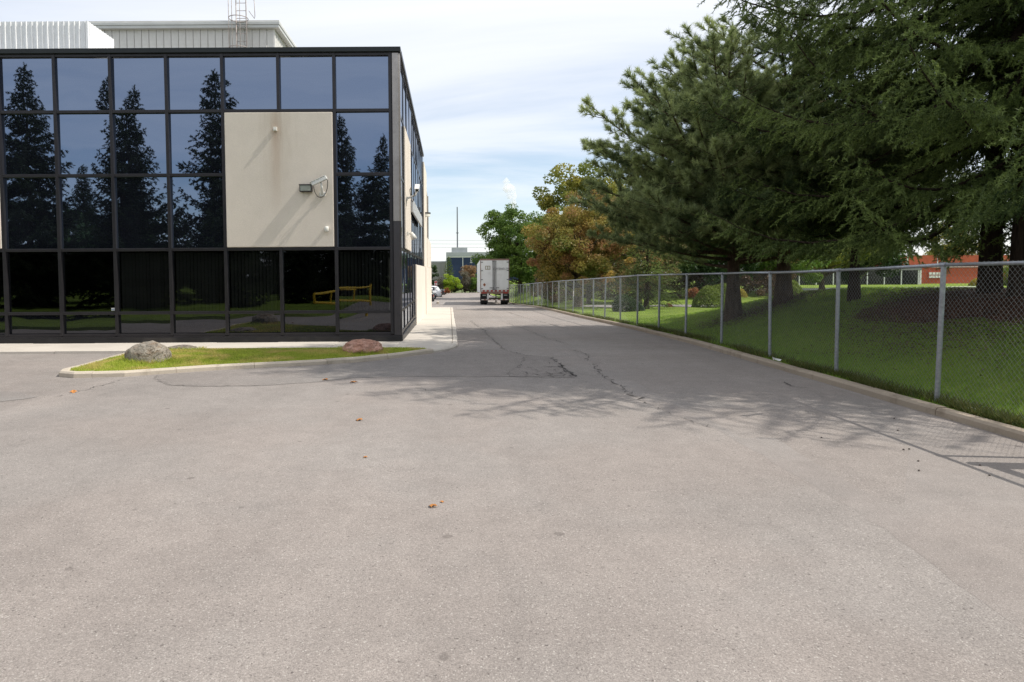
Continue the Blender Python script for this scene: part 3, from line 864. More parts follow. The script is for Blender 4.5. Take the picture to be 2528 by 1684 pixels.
MB().tube([(.38, .2, 5.75), (.60, .2, 5.6), (.62, .2, 5.0), (.60, .2, 4.9), (.38, .2, 5.2)], .014, 6).build("grab_rail", m_rustpipe, lad, smooth=True)

# ------------------------------------------------------------------ fixtures on the walls
fl = empty("wall_floodlight", (-3.5, 16.905, 3.78), label="bronze box floodlight left of the bullet camera on the front panel", cat="lamp")
MB().box(-.15, .15, -.14, .0, -.085, .085).build("housing", m_frame, fl, bevel=.012)
MB().box(-.125, .125, -.148, -.141, -.065, .065).build("lens", m_lens, fl)
MB().box(-.155, .155, -.16, -.1405, .067, .092).build("visor", m_frame, fl)

def bullet_camera(name, loc, rz, label, arm):
    t = empty(name, loc, rz, label, "camera")
    # housing points along local +x, tilted up from the arm
    h = MB(); h.box(-.20, .20, -.055, .055, -.045, .045)
    hb = h.build("housing", m_white, t, bevel=.018, loc=(0, -.30, .08), rot=(0, R(-24), 0))
    MB().box(-.24, .19, -.065, .065, .047, .058).build("sunshield", m_white, hb, bevel=.004)
    MB().tube([(-.201, 0, 0), (-.215, 0, 0)], .032, 12).build("lens", m_blackgloss, hb)
    MB().tube([(.04, -.30, .04), (.05, -.25, -.10), (.02, -.10, -.17), (.02, -.02, -.19)], [.022, .028, .03, .03], 10).build("bracket", m_white, t, smooth=True)
    MB().box(-.05, .09, -.03, .0, -.26, -.15).build("base_plate", m_white, t, bevel=.008)
    pts = []
    for a in np.linspace(0, math.pi, 18):
        pts.append((.01 - .155 * math.cos(a), -.24 + .05 * a, -.05 + .10 * (a / math.pi) - .30 * math.sin(a)))
    pts = [(-.16, -.28, .02)] + pts + [(.17, -.12, .12)]
    MB().tube(pts, .009, 6).build("cable", m_black, t, smooth=True)
    return t
bullet_camera("bullet_camera", (-3.13, 16.905, 3.85), 0, "white bullet security camera with looped black cable on the front concrete panel", None)
bullet_camera("bullet_camera", (-1.175, 18.95, 3.95), R(90), "white security camera jutting from the narrow side wall panel", None)

dm = empty("dome_camera", (-3.01, 16.905, 2.80), label="small white dome camera low on the front concrete panel", cat="camera")
MB().tube([(0, 0, .02), (0, -.05, .02)], .05, 14).build("base", m_offwhite, dm, smooth=False)
pts, rad = [], []
for a in np.linspace(-90, 90, 9):
    pts.append((0, -.085, -.02 + .075 * math.sin(R(a)))); rad.append(.058 * max(.05, math.cos(R(a)) ** .6))
MB().tube(pts, rad, 14).build("dome", m_offwhite, dm, smooth=True)

spout = empty("wall_spout", (-4.24, 16.905, 5.23), label="small square drain spout near the top of the stained concrete panel", cat="spout")
MB().box(-.045, .045, -.06, 0, -.05, .05).build("collar", m_offwhite, spout, bevel=.006)
MB().box(-.028, .028, -.085, -.0605, -.035, .0).build("nozzle", m_offwhite, spout)

fl2 = empty("side_floodlight", (-1.175, 18.95, 2.78), label="small pale floodlight low on the side wall panel", cat="lamp")
MB().box(0, .05, -.06, .06, -.05, .05).build("base_plate", m_offwhite, fl2)
MB().tube([(.04, 0, .0), (.12, 0, .0), (.16, 0, -.05)], .018, 8).build("arm", m_offwhite, fl2)
MB().tube([(.12, 0, .04), (.17, 0, -.06), (.21, 0, -.15)], [.035, .07, .085], 12).build("lamp_head", m_offwhite, fl2, smooth=True)

board = empty("side_signboard", (-1.16, 24.5, 3.75), label="long blank grey signboard fixed along the side wall", cat="sign")
MB().box(.0, .06, -3.5, 3.5, -.19, .21).build("board", m_signgrey, board, bevel=.01)
for yy in (-3.2, 3.0):
    MB().tube([(-.03, yy, .19), (.0, yy - .3, .55)], .018, 6).build("stay", m_galv, board)
hl = empty("half_round_lamp", (-1.165, 33.6, 4.45), label="half-round wall lamp near the far end of the side wall", cat="lamp")
pts = [(.02, 0, 0), (.02, 0, .16), (.02, 0, .19)]
MB().prism([(.0, -.24)] + [(.24 * math.cos(a), .24 * math.sin(a)) for a in np.linspace(-math.pi / 2, math.pi / 2, 13)] + [(.0, .24)], .0, .13).build("diffuser", m_offwhite, hl)
MB().prism([(.0, -.26)] + [(.26 * math.cos(a), .26 * math.sin(a)) for a in np.linspace(-math.pi / 2, math.pi / 2, 13)] + [(.0, .26)], .132, .19).build("cap", m_frame, hl)

# ------------------------------------------------------------------ chain-link fence
FX = 6.16
fence = empty("chain_link_fence", (FX, 8.52, 0), label="galvanised chain-link fence running along the kerbed driveway", cat="fence")
def fz(y): return float(zr(y)) + .09
def ftop(y): return float(np.interp(y, [0, 8.5, 10.8, 13.1, 17.7, 22.5, 29.2, 41, 61, 75], [1.76, 1.74, 1.68, 1.64, 1.60, 1.55, 1.38, 1.10, .55, .28]))
posts = [8.52 + 2.3 * k for k in range(-3, 29)]
rp = np.random.default_rng(8)
post_r = .030
for k, y in enumerate(posts):
    dxp, dyp = rp.normal(0, .022), rp.normal(0, .03)
    zb, zt = fz(y) - .12, ftop(y)
    MB().tube([(dxp, y - 8.52 + dyp, zb), (0, y - 8.52, zt - .03), (0, y - 8.52, zt + .0)], [post_r, post_r, post_r], 12).build("post", m_galv, fence, smooth=False)
    MB().tube([(0, y - 8.52 - .05, zt + .02), (0, y - 8.52 + .05, zt + .02)], .031, 10).build("rail_sleeve", m_galv, fence)
for k in range(len(posts) - 1):
    a, b = posts[k], posts[k + 1]
    sag = rp.uniform(-.012, .012)
    MB().tube([(0, a - 8.52, ftop(a) + .02), (0, (a + b) / 2 - 8.52, (ftop(a) + ftop(b)) / 2 + .02 + sag), (0, b - 8.52, ftop(b) + .02)], .0225, 10).build("top_rail", m_galv, fence, smooth=True)
def chain_panel(a, b, d, rad):
    W = b - a
    V, F = [], []
    H = .5 * ((ftop(a) - fz(a)) + (ftop(b) - fz(b))) + .02
    top = H + .035
    lo = -.02
    def pt(y, h, xo):
        t = y / W
        g = fz(a) * (1 - t) + fz(b) * t; tt = ftop(a) * (1 - t) + ftop(b) * t
        bulge = .015 * math.sin(t * math.pi) * math.sin(min(1, max(0, h / H)) * math.pi)
        return np.array([xo + bulge + .03, a - 8.52 + y, g + h * (tt - g + .02) / H])
    nk = int((W + top) / d) + 2
    for s in (1, -1):
        for c in range(-nk, nk * 2):
            y0 = c * d
            # line y = y0 + s*h
            h0, h1 = lo, top
            ya, yb = y0 + s * h0, y0 + s * h1
            if s > 0:
                if ya < 0: h0 = -y0
                if yb > W: h1 = W - y0
            else:
                if ya > W: h0 = y0 - W
                if yb < 0: h1 = y0
            if h1 - h0 < .01: continue
            p, q = pt(y0 + s * h0, h0, s * .002), pt(y0 + s * h1, h1, s * .002)
            t = (q - p) / np.linalg.norm(q - p)
            u = np.array([1.0, 0, 0]); w = np.cross(t, u); w /= np.linalg.norm(w)
            bse = len(V)
            for e in (p, q):
                for j in range(3):
                    an = 2.0944 * j
                    V.append(e + rad * (math.cos(an) * u + math.sin(an) * w))
            F += [(bse, bse + 1, bse + 4, bse + 3), (bse + 1, bse + 2, bse + 5, bse + 4), (bse + 2, bse, bse + 3, bse + 5)]
    return np.array(V), F
for k in range(len(posts) - 1):
    a, b = posts[k], posts[k + 1]
    V, F = chain_panel(a, b, .068, .0014 if a < 14 else .0010)
    o = obj("wire_mesh", np_mesh("wire_mesh", V, F, m_wire), fence)
    o["kind"] = "stuff"

for (y, zc, lab) in ((33.75, .62, "small white notice plate hung on the fence, the nearer of two"), (49.9, .12, "small white notice plate hung far down the fence, the farther of two")):
    s_ = empty("fence_notice", (FX - .045, y - .12, zc), label=lab, cat="sign")
    MB().box(-.006, 0, -.10, .10, -.14, .14).build("plate", m_white, s_)
    MB().box(-.0085, -.0065, -.07, .07, .02, .05).box(-.0085, -.0065, -.07, .07, -.06, -.03).build("print", m_greytrim, s_)

# ------------------------------------------------------------------ boulders
def boulder(name, loc, size, seed, mat, label, flat=.0, rz=0):
    import bmesh
    bm = bmesh.new()
    bmesh.ops.create_icosphere(bm, subdivisions=5, radius=1)
    r = np.random.default_rng(seed)
    V = np.array([v.co[:] for v in bm.verts])
    D = np.ones(len(V))
    for i in range(4):                       # flattened facets, as worn field stones have
        nrm = r.normal(0, 1, 3); nrm[2] = abs(nrm[2]) * .6; nrm /= np.linalg.norm(nrm)
        c = r.uniform(.82, .96)
        dd = V @ nrm
        D = np.where(dd > c, D * (1 - .8 * (dd - c)), D)
    for i in range(26):
        k = r.normal(0, 1, 3) * (1.5 + i * .55); ph = r.uniform(0, 6.28)
        D += (.040 / (1 + i * .33)) * np.sin(V @ k + ph)
    V = V * D[:, None]
    V[:, 2] = np.where(V[:, 2] < -.25, -.25 + (V[:, 2] + .25) * .3, V[:, 2])
    V *= np.array(size)
    for v, c in zip(bm.verts, V): v.co = c
    me = bpy.data.meshes.new(name); bm.to_mesh(me); bm.free()
    for p in me.polygons: p.use_smooth = True
    me.materials.append(mat)
    o = obj(name, me, None, loc, (0, 0, rz))
    return tag(o, label, "boulder", "boulders on the island")
boulder("boulder", (-5.66, 12.78, .12), (.41, .33, .33), 3, m_rock, "large rounded grey boulder on the left end of the island")
boulder("boulder", (-5.78, 14.75, .035), (.40, .26, .135), 5, m_rock_d, "low flat dark boulder behind the large grey one")
boulder("boulder", (-1.86, 14.28, .10), (.43, .32, .215), 8, m_rock_r, "reddish granite boulder on the right part of the island", rz=.3)

r_ = np.random.default_rng(91)
bx_, by_ = [], []
for cx, cy_, rx_, ry_, n_ in ((-5.66, 12.78, .42, .34, 900), (-1.86, 14.28, .44, .33, 900), (-5.78, 14.75, .41, .27, 400)):
    a_ = r_.uniform(0, 6.283, n_); q_ = 1 + np.abs(r_.normal(0, .10, n_)) - .04
    bx_.append(cx + rx_ * q_ * np.cos(a_)); by_.append(cy_ + ry_ * q_ * np.sin(a_))
bx_, by_ = np.concatenate(bx_), np.concatenate(by_)
k = in_poly(bx_, by_, ISL_IN)
o = blades("boulder_grass", np.column_stack([bx_[k], by_[k], isl_z(bx_[k], by_[k])]), .085, .012, m_blade_i, seed=12, lean=.45)
tag(o, "longer grass left unmown round the foot of the boulders", "grass")

# ------------------------------------------------------------------ yellow swing gates at the entry
def gate(loc, ang, length, label):
    t = empty("swing_gate", loc, ang, label, "gate", "yellow swing gates at the entry")
    MB().tube([(0, 0, -.1), (0, 0, 1.16)], .07, 12).build("post", m_yellow, t, smooth=False)
    x1 = length
    MB().tube([(.1, 0, .16), (.1, 0, 1.06)], .05, 8).build("hinge_stile", m_yellow, t)
    MB().tube([(.1, 0, 1.04), (x1, 0, .98)], .05, 8).build("top_rail", m_yellow, t)
    MB().tube([(.1, 0, .2), (x1, 0, .62)], .05, 8).build("bottom_rail", m_yellow, t)
    MB().tube([(x1, 0, .58), (x1, 0, 1.02)], .05, 8).build("end_stile", m_yellow, t)
    for f in (.36, .74):
        MB().tube([(.1 + (x1 - .1) * f, 0, .2 + .42 * f), (.1 + (x1 - .1) * f, 0, 1.04 - .06 * f)], .042, 8).build("upright", m_yellow, t)
    MB().tube([(x1 * .34, 0, .92), (x1 * .74, 0, .99)], .035, 8).build("brace", m_yellow, t)
    return t
gate((-4.35, -1.4, -.06), math.atan2(6.5, -1.35), 6.6, "yellow swing gate mirrored in the ground-floor glass")
gate((5.72, 6.0, -.06), math.atan2(-6.5, .35), 5.6, "yellow swing gate beside the viewer, casting its shadow near the right kerb")
def lot_sign(loc, label):
    t = empty("lot_sign", loc, R(0), label, "sign", "signs mirrored in the glass")
    MB().box(-.03, .03, -.02, .02, -.1, 1.1).build("post", m_galv, t)
    MB().box(-.16, .16, .022, .028, .72, 1.3).build("plate", m_white, t)
    MB().box(-.10, .10, .0285, .030, 1.05, 1.2).box(-.10, .10, .0285, .030, .82, .95).build("print", m_red, t)
lot_sign((-7.1, -33, .05), "small white and red lot sign mirrored right of the yellow gate")
lot_sign((-12.8, -33, .05), "small white and red lot sign mirrored behind the yellow gate")

# ------------------------------------------------------------------ fallen leaves, pebbles, litter
leaf_me = MB().add([(0, -.05, .004), (.035, -.02, .022), (.06, .02, .012), (.025, .03, .03), (0, .075, .014), (-.028, .03, .026), (-.06, .015, .008), (-.03, -.02, .020)],
                   [(0, 1, 3, 4), (1, 2, 3), (0, 4, 5, 7), (5, 6, 7)]).mesh("fallen_leaf", m_fallen)
LV = [(-2.06, 11.19, "orange fallen leaf on asphalt before the red boulder, left of its neighbour"), (-1.56, 10.90, "curled brown fallen leaf on asphalt at the edge of the tree shadow"),
      (-1.08, 8.08, "orange fallen leaf lying alone on the mid asphalt"), (-.14, 5.06, "largest orange fallen leaf in the foreground asphalt"),
      (-5.63, 10.13, "orange fallen leaf on asphalt before the tip of the island"), (-.81, 6.44, "faint small orange leaf on open asphalt between two larger leaves"),
      (-.07, 5.16, "tiny brown leaf scrap beside the largest orange leaf")]
for i, (x, y, lab) in enumerate(LV):
    s = [1.0, 1.05, .8, .62, .9, .4, .3][i]
    o = obj("fallen_leaf", leaf_me, None, (x, y, float(zr(y)) + .003), (rp.normal(0, .15), rp.normal(0, .15), rp.uniform(0, 6)), (s, s, s))
    tag(o, lab, "leaf", "fallen leaves on the asphalt")
peb = MB().tube([(0, 0, -.01), (0, 0, .0), (.002, 0, .012), (0, .001, .02)], [.012, .018, .014, .003], 7).mesh("pebble", m_rock_d, True)
for i, (x, y) in enumerate([(4.6, 5.75), (4.43, 6.6), (4.5, 6.62), (4.75, 6.05), (4.3, 6.2), (5.25, 8.0), (4.9, 7.4), (4.95, 5.3), (3.9, 7.1), (4.1, 5.9)]):
    o = obj("pebble", peb, None, (x, y, -.055), (0, 0, i * 1.3), (.55, .55, .5))
    tag(o, "tiny dark pebble lying loose on asphalt near the right kerb", "pebble", "loose pebbles near the right kerb")
# crumpled paper on the kerb
lit = MB()
rr = np.random.default_rng(4)
Vp = [(rr.normal(0, .035), rr.normal(0, .05), abs(rr.normal(0, .03)) + .003) for _ in range(12)]
lit.add(Vp, [(i, (i + 3) % 12, (i + 5) % 12) for i in range(12)])
o = lit.build("paper_litter", m_white, None, loc=(5.98, 12.5, .045)); tag(o, "crumpled white paper scrap lying on the kerb below the fence", "litter")
o = MB().box(-.035, .035, -.03, .03, 0, .045).build("kerb_stone_chip", m_offwhite, None, bevel=.012, loc=(6.12, 7.95, .035)); tag(o, "pale stone chip in the weeds by the nearest fence post", "stone")
# ------------------------------------------------------------------ trees
def unit(v): return v / (np.linalg.norm(v, axis=-1, keepdims=True) + 1e-9)
def frame(d):
    up = np.where(np.abs(d[:, 2:3]) < .9, np.array([[0, 0, 1.0]]), np.array([[1.0, 0, 0]]))
    a = unit(np.cross(d, up)); return a, np.cross(d, a)
def needle_mesh(name, O, Dr, Ln, tint, r, m, nl, nw, ang, core=.012, mat=None):
    """shoots: O origin, Dr direction, Ln length; m needles each plus a slim crossed core"""
    n = len(O)
    a, b = frame(Dr)
    t = (np.arange(m)[None, :] + r.uniform(0, 1, (n, m))) / m
    ph = r.uniform(0, 2 * math.pi, (n, m))
    rad = np.cos(ph)[..., None] * a[:, None] + np.sin(ph)[..., None] * b[:, None]
    base = O[:, None] + Dr[:, None] * (Ln[:, None] * t)[..., None]
    an = np.radians(r.normal(ang, 12, (n, m)))
    nd = Dr[:, None] * np.cos(an)[..., None] + rad * np.sin(an)[..., None]
    ll = nl * r.uniform(.75, 1.2, (n, m))
    tip = base + nd * ll[..., None]
    side = unit(np.cross(nd, rad + r.normal(0, .6, (n, m, 3)))) * (nw / 2)
    V = np.stack([base - side, base + side, tip], 2).reshape(-1, 3)
    F = np.arange(len(V)).reshape(-1, 3)
    tt = np.repeat(np.clip(tint[:, None] + r.normal(0, .10, (n, m)), 0, 1).reshape(-1), 3)
    Vs, Fs, Ts = [V], [F], [tt]
    if core:
        e = O + Dr * Ln[:, None]
        for w in (a, b):
            q = np.stack([O - w * core, O + w * core, e + w * core * .3], 1).reshape(-1, 3)
            Fs.append(np.arange(len(q)).reshape(-1, 3) + sum(len(x) for x in Vs)); Vs.append(q)
            Ts.append(np.repeat(tint * .6, 3))
    return np_mesh(name, np.concatenate(Vs), np.concatenate(Fs), mat, tint=np.concatenate(Ts))

def trunk_pts(H, lean, r, wob=.12, n=9):
    z = np.linspace(0, H, n)
    x = lean[0] * (z / H) ** 1.3 + wob * np.sin(z * .55 + r.uniform(0, 6)) * (z / H)
    y = lean[1] * (z / H) ** 1.3 + wob * np.sin(z * .6 + r.uniform(0, 6)) * (z / H)
    return np.column_stack([x, y, z])
def trunk_add(mb, P, r0, flare=1.5, n=10):
    z = P[:, 2]
    rad = r0 * (1 - .93 * (z / z[-1]) ** .9) + r0 * (flare - 1) * np.exp(-z / .35)
    Q = np.vstack([[P[0, 0], P[0, 1], -.35], P]); rad = np.concatenate([[rad[0] * 1.1], rad])
    ins = np.array([[P[0, 0], P[0, 1], .15], [P[0, 0], P[0, 1], .45]])
    Q = np.vstack([Q[:2], ins, Q[2:]])
    rad = np.concatenate([rad[:2], r0 * (1 + (flare - 1) * np.exp(-np.array([.15, .45]) / .35)), rad[2:]])
    mb.tube(Q, rad, n)

def make_spruce(seed, H, Rb, z0, nlev, r0, m=12, nl=.045, nw=.012, dens=1.0, mat=None, lowdrop=.10, hang=.55, nbmax=None, pexp=.75):
    r = np.random.default_rng(seed)
    P = trunk_pts(H, (r.normal(0, .15), r.normal(0, .15)), r, .05)
    mb = MB(); trunk_add(mb, P, r0, 1.35)
    O, Dd, Ln, Ti = [], [], [], []
    zs = z0 + (H - z0) * (np.arange(nlev) / nlev) ** .92
    for li, z in enumerate(zs):
        t = (z - z0) / (H - z0)
        nb = (r.integers(5, 8) if t < .8 else r.integers(4, 6)) if nbmax is None else r.integers(nbmax - 2, nbmax + 1)
        a0 = r.uniform(0, 6.28)
        for b in range(nb):
            az = a0 + 2 * math.pi * b / nb + r.normal(0, .18)
            Lb = (Rb * (1 - t) ** pexp * r.uniform(.68, 1.12) + .22) * (1 if t > .06 else .8)
            el = math.radians(np.interp(t, [0, .3, .7, 1], [-12, -4, 14, 45]) + r.normal(0, 6))
            h = np.array([math.cos(az), math.sin(az), 0]); up = np.array([0, 0, 1.0]); sd = np.array([-h[1], h[0], 0])
            s = np.linspace(0, 1, 9)
            zz = Lb * (math.sin(el) * s - .16 * np.sin(s * 2.6) * (1 - t) + .20 * s ** 3)
            rr = Lb * s * math.cos(el)
            sway = r.normal(0, .05) * Lb * s ** 2
            ctr = np.array([np.interp(z, P[:, 2], P[:, 0]), np.interp(z, P[:, 2], P[:, 1]), z + r.normal(0, .08)])
            path = ctr + h * rr[:, None] + sd * sway[:, None] + up * zz[:, None]
            if Lb > .7: mb.tube(path, np.linspace(.012 + .010 * Lb, .004, 9), 5, False)
            # laterals in both flat directions
            step = .17 / dens
            ss = np.arange(.12, Lb, step) / Lb
            bt = np.clip(.42 + r.normal(0, .22), 0, 1)
            for sg in (-1, 1):
                sl = np.clip(ss + r.uniform(-.3, .3, len(ss)) * step / Lb, .08, 1)
                ll = np.clip((.42 * Lb * (1 - sl) + .22) * r.uniform(.6, 1.2, len(sl)), .12, .95)
                p0 = np.column_stack([np.interp(sl, s, path[:, c]) for c in range(3)])
                fw = np.radians(r.normal(52, 10, len(sl)))
                ld = unit(h * np.cos(fw)[:, None] + sg * sd * np.sin(fw)[:, None] + up * r.normal(-.12, .14, len(sl))[:, None])
                for p, d, l, sq in zip(p0, ld, ll, sl):
                    k = max(1, int(l / (.085 / dens)))
                    q = (np.arange(k) + r.uniform(.2, .8, k)) / k
                    pp = p + d * (l * q)[:, None] - up * (.25 * l * q ** 2)[:, None]
                    td = unit(d * r.uniform(.3, .9, k)[:, None] - up * (hang * r.uniform(.3, 1.4, k))[:, None] + r.normal(0, .28, (k, 3)) + h * .25)
                    O.append(pp); Dd.append(td); Ln.append(r.uniform(.09, .19, k) * (1 + .35 * hang))
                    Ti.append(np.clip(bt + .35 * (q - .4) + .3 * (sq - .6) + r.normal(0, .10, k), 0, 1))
            # upward shoots on the branch spine
            k = max(2, int(Lb / .12))
            q = r.uniform(.15, 1, k)
            O.append(np.column_stack([np.interp(q, s, path[:, c]) for c in range(3)]))
            Dd.append(unit(h * .8 + up * .55 + r.normal(0, .35, (k, 3)))); Ln.append(r.uniform(.10, .20, k)); Ti.append(np.clip(bt + .2 + r.normal(0, .1, k), 0, 1))
    # leader
    k = 14
    O.append(np.column_stack([np.full(k, P[-1, 0]), np.full(k, P[-1, 1]), H - r.uniform(0, .7, k)])); Dd.append(unit(np.column_stack([r.normal(0, .5, k), r.normal(0, .5, k), np.ones(k)]))); Ln.append(np.full(k, .2)); Ti.append(np.full(k, .6))
    O, Dd, Ln, Ti = map(np.concatenate, (O, Dd, Ln, Ti))
    crown = needle_mesh("crown", O, Dd, Ln, Ti, r, m, nl, nw, 55, .014, mat)
    return mb.mesh("trunk", m_bark_s, True), crown, len(O)

def make_pine(seed, H, Rb, z0, nbr, r0, lean, m=26, nl=.12, nw=.0085, one_side=None, mat=None):
    r = np.random.default_rng(seed)
    P = trunk_pts(H, lean, r, .12)
    mb = MB(); trunk_add(mb, P, r0, 1.5)
    O, Dd, Ln, Ti = [], [], [], []
    up = np.array([0, 0, 1.0])
    zc, bz = z0 + (H - z0) * .42, (H - z0) * .60
    for b in range(nbr):
        t = (b + r.uniform(0, 1)) / nbr
        az = b * 2.399 + r.normal(0, .35)
        sz = -.52 + 1.48 * t                               # height on the dome, -0.7 .. 0.96
        rt = Rb * math.sqrt(max(.03, 1 - min(sz, .98) ** 2)) * (1 if sz > 0 else 1 - .25 * sz * sz) * r.uniform(.74, 1.06)
        zt = zc + bz * sz * r.uniform(.9, 1.08)
        zs_ = max(1.5, min(zt - (.15 + .38 * S(-.5, .8, sz)) * rt, H - .5))
        h = np.array([math.cos(az), math.sin(az), 0]); sd = np.array([-h[1], h[0], 0])
        s = np.linspace(0, 1, 8)
        path = np.array([np.interp(zs_, P[:, 2], P[:, 0]), np.interp(zs_, P[:, 2], P[:, 1]), zs_]) + h * (rt * s)[:, None] + sd * (r.normal(0, .08) * rt * s ** 2)[:, None] + up * ((zt - zs_) * (.35 * s + .65 * s ** 2.4))[:, None]
        Lb = math.hypot(rt, zt - zs_)
        mb.tube(path, np.linspace(.018 + .012 * Lb, .006, 8), 5, False)
        bt = np.clip(.40 + r.normal(0, .22), 0, 1)
        subs = [(path, Lb, .35)]
        ns = max(2, int(Lb * 3.0))
        for k in range(ns):
            q = r.uniform(.28, .95)
            p = np.array([np.interp(q, s, path[:, c]) for c in range(3)])
            l = (.42 * Lb * (1 - q) + .45) * r.uniform(.6, 1.2)
            sg = 1 if k % 2 else -1
            f = math.radians(r.normal(48, 14))
            d = h * math.cos(f) + sg * sd * math.sin(f) + up * r.normal(.12, .22)
            d /= np.linalg.norm(d)
            u = np.linspace(0, 1, 5)
            sp = p + d * (l * u)[:, None] + up * (.22 * l * u ** 2)[:, None]
            mb.tube(sp, np.linspace(.010, .004, 5), 4, False)
            subs.append((sp, l, .15))
        for sp, l, q0 in subs:
            k = max(3, int(l / .055))
            q = 1 - (1 - q0) * r.uniform(0, 1, k) ** 1.7; q[-1] = 1.0
            ks = np.linspace(0, 1, len(sp))
            pp = np.column_stack([np.interp(q, ks, sp[:, c]) for c in range(3)])
            dd = unit(sp[-1] - sp[0])
            td = unit(dd * .9 + up * r.uniform(.0, .9, k)[:, None] + r.normal(0, .42, (k, 3)))
            O.append(pp); Dd.append(td); Ln.append(r.uniform(.09, .19, k)); Ti.append(np.clip(bt + .45 * (q - .6) + r.normal(0, .1, k) + .18 * (t - .4), 0, 1))
    O, Dd, Ln, Ti = map(np.concatenate, (O, Dd, Ln, Ti))
    crown = needle_mesh("crown", O, Dd, Ln, Ti, r, m, nl, nw, 42, .010, mat)
    return mb.mesh("trunk", m_bark_p, True), crown, len(O)

def leaf_quads(C, r, size, mat, tint, name="crown", flat=.0):
    n = len(C)
    d = unit(r.normal(0, 1, (n, 3)) + np.array([0, 0, flat]))
    a, b = frame(d)
    ph = r.uniform(0, 6.28, n)[:, None]
    u = a * np.cos(ph) + b * np.sin(ph); w = -a * np.sin(ph) + b * np.cos(ph)
    s = (size * r.uniform(.6, 1.3, n))[:, None] / 2
    V = np.stack([C - u * s, C - w * s * .75 + d * s * .25, C + u * s, C + w * s * .75 + d * s * .25], 1).reshape(-1, 3)
    return np_mesh(name, V, np.arange(4 * n).reshape(-1, 4), mat, tint=np.repeat(tint, 4))
def make_broadleaf(seed, H, Rx, Rz, zc, nclump, per, leaf, r0, crad, mat, bark, lean=(0, 0), squash=1.0):
    """crown of many leaf clumps carried on limbs, gaps left between them"""
    r = np.random.default_rng(seed)
    P = trunk_pts(zc + Rz * .55, lean, r, .10)
    mb = MB(); trunk_add(mb, P, r0, 1.7)
    C, T = [], []
    cen = []
    while len(cen) < nclump:
        v = r.normal(0, 1, 3); v /= np.linalg.norm(v)
        q = r.uniform(.35, 1.0) ** .5
        p = v * q
        if p[2] < -.75: continue
        w = 1 + .22 * math.sin(3 * math.atan2(v[1], v[0]) + seed + 2 * v[2]) + .16 * math.sin(5 * v[2] + 2 * v[0] + seed * 2) + r.normal(0, .07)
        cen.append((p[0] * Rx * w, p[1] * Rx * w * squash, zc + p[2] * Rz * w))
    cen = np.array(cen)
    for i, c in enumerate(cen):
        k = int(per * r.uniform(.6, 1.4))
        rad = crad * r.uniform(.65, 1.25)
        q = unit(r.normal(0, 1, (k, 3))) * (rad * r.uniform(.2, 1, k) ** .45)[:, None]
        q[:, 2] *= .72
        C.append(c + q)
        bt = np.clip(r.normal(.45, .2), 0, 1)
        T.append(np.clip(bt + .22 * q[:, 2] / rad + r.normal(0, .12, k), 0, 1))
        if i % 2 == 0:
            z0 = np.clip(c[2] * r.uniform(.35, .7), P[1, 2], P[-1, 2])
            s0 = np.array([np.interp(z0, P[:, 2], P[:, 0]), np.interp(z0, P[:, 2], P[:, 1]), z0])
            mid = s0 * .45 + c * .55 + np.array([0, 0, -.12 * np.linalg.norm(c - s0)])
            mb.tube([s0, mid, c], [.018 + .012 * np.linalg.norm(c - s0), .022, .008], 5, False)
    C = np.concatenate(C); T = np.concatenate(T)
    return mb.mesh("trunk", bark, True), leaf_quads(C, r, leaf, mat, T), len(C)
def put_tree(name, meshes, loc, label, rz=0.0, sc=1.0, group=None, cat="tree", sz=None):
    t = empty(name, loc, rz, label, cat, group)
    t.scale = (sc, sc, sz if sz else sc)
    obj("trunk", meshes[0], t); obj("crown", meshes[1], t)
    return t

def tz(x, y): return float(terr(x, y))

# two tall near spruces share one build, turned differently
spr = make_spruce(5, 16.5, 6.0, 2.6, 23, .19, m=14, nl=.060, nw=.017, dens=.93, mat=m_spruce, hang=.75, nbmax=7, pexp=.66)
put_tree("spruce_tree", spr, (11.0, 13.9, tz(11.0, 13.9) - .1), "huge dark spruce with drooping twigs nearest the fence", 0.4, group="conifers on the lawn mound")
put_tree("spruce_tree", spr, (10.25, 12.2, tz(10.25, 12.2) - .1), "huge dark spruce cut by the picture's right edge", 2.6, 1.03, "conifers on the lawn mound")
put_tree('spruce_tree', spr, (14.1, 10.3, tz(14.1, 10.3) - .1), 'huge spruce just outside the frame that shades the driveway', 5.3, 1.0, 'conifers on the lawn mound')
spr2 = make_spruce(9, 5.2, 2.6, 2.2, 10, .12, m=13, nl=.065, nw=.018, dens=.9, mat=m_spruce, hang=.35)
put_tree("spruce_tree", spr2, (9.6, 16.2, tz(9.6, 16.2) - .1), "green spruce with a thin trunk between the pines and the huge spruces", 1.0, 1.0, "conifers on the lawn mound")
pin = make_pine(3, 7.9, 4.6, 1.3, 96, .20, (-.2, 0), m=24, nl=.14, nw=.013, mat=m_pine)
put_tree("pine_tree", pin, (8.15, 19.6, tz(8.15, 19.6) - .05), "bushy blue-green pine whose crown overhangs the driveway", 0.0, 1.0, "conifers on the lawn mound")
put_tree("pine_tree", pin, (9.25, 18.9, tz(9.25, 18.9) - .05), "thick-trunked pine just behind the overhanging pine's trunk", 2.2, .98, "conifers on the lawn mound")

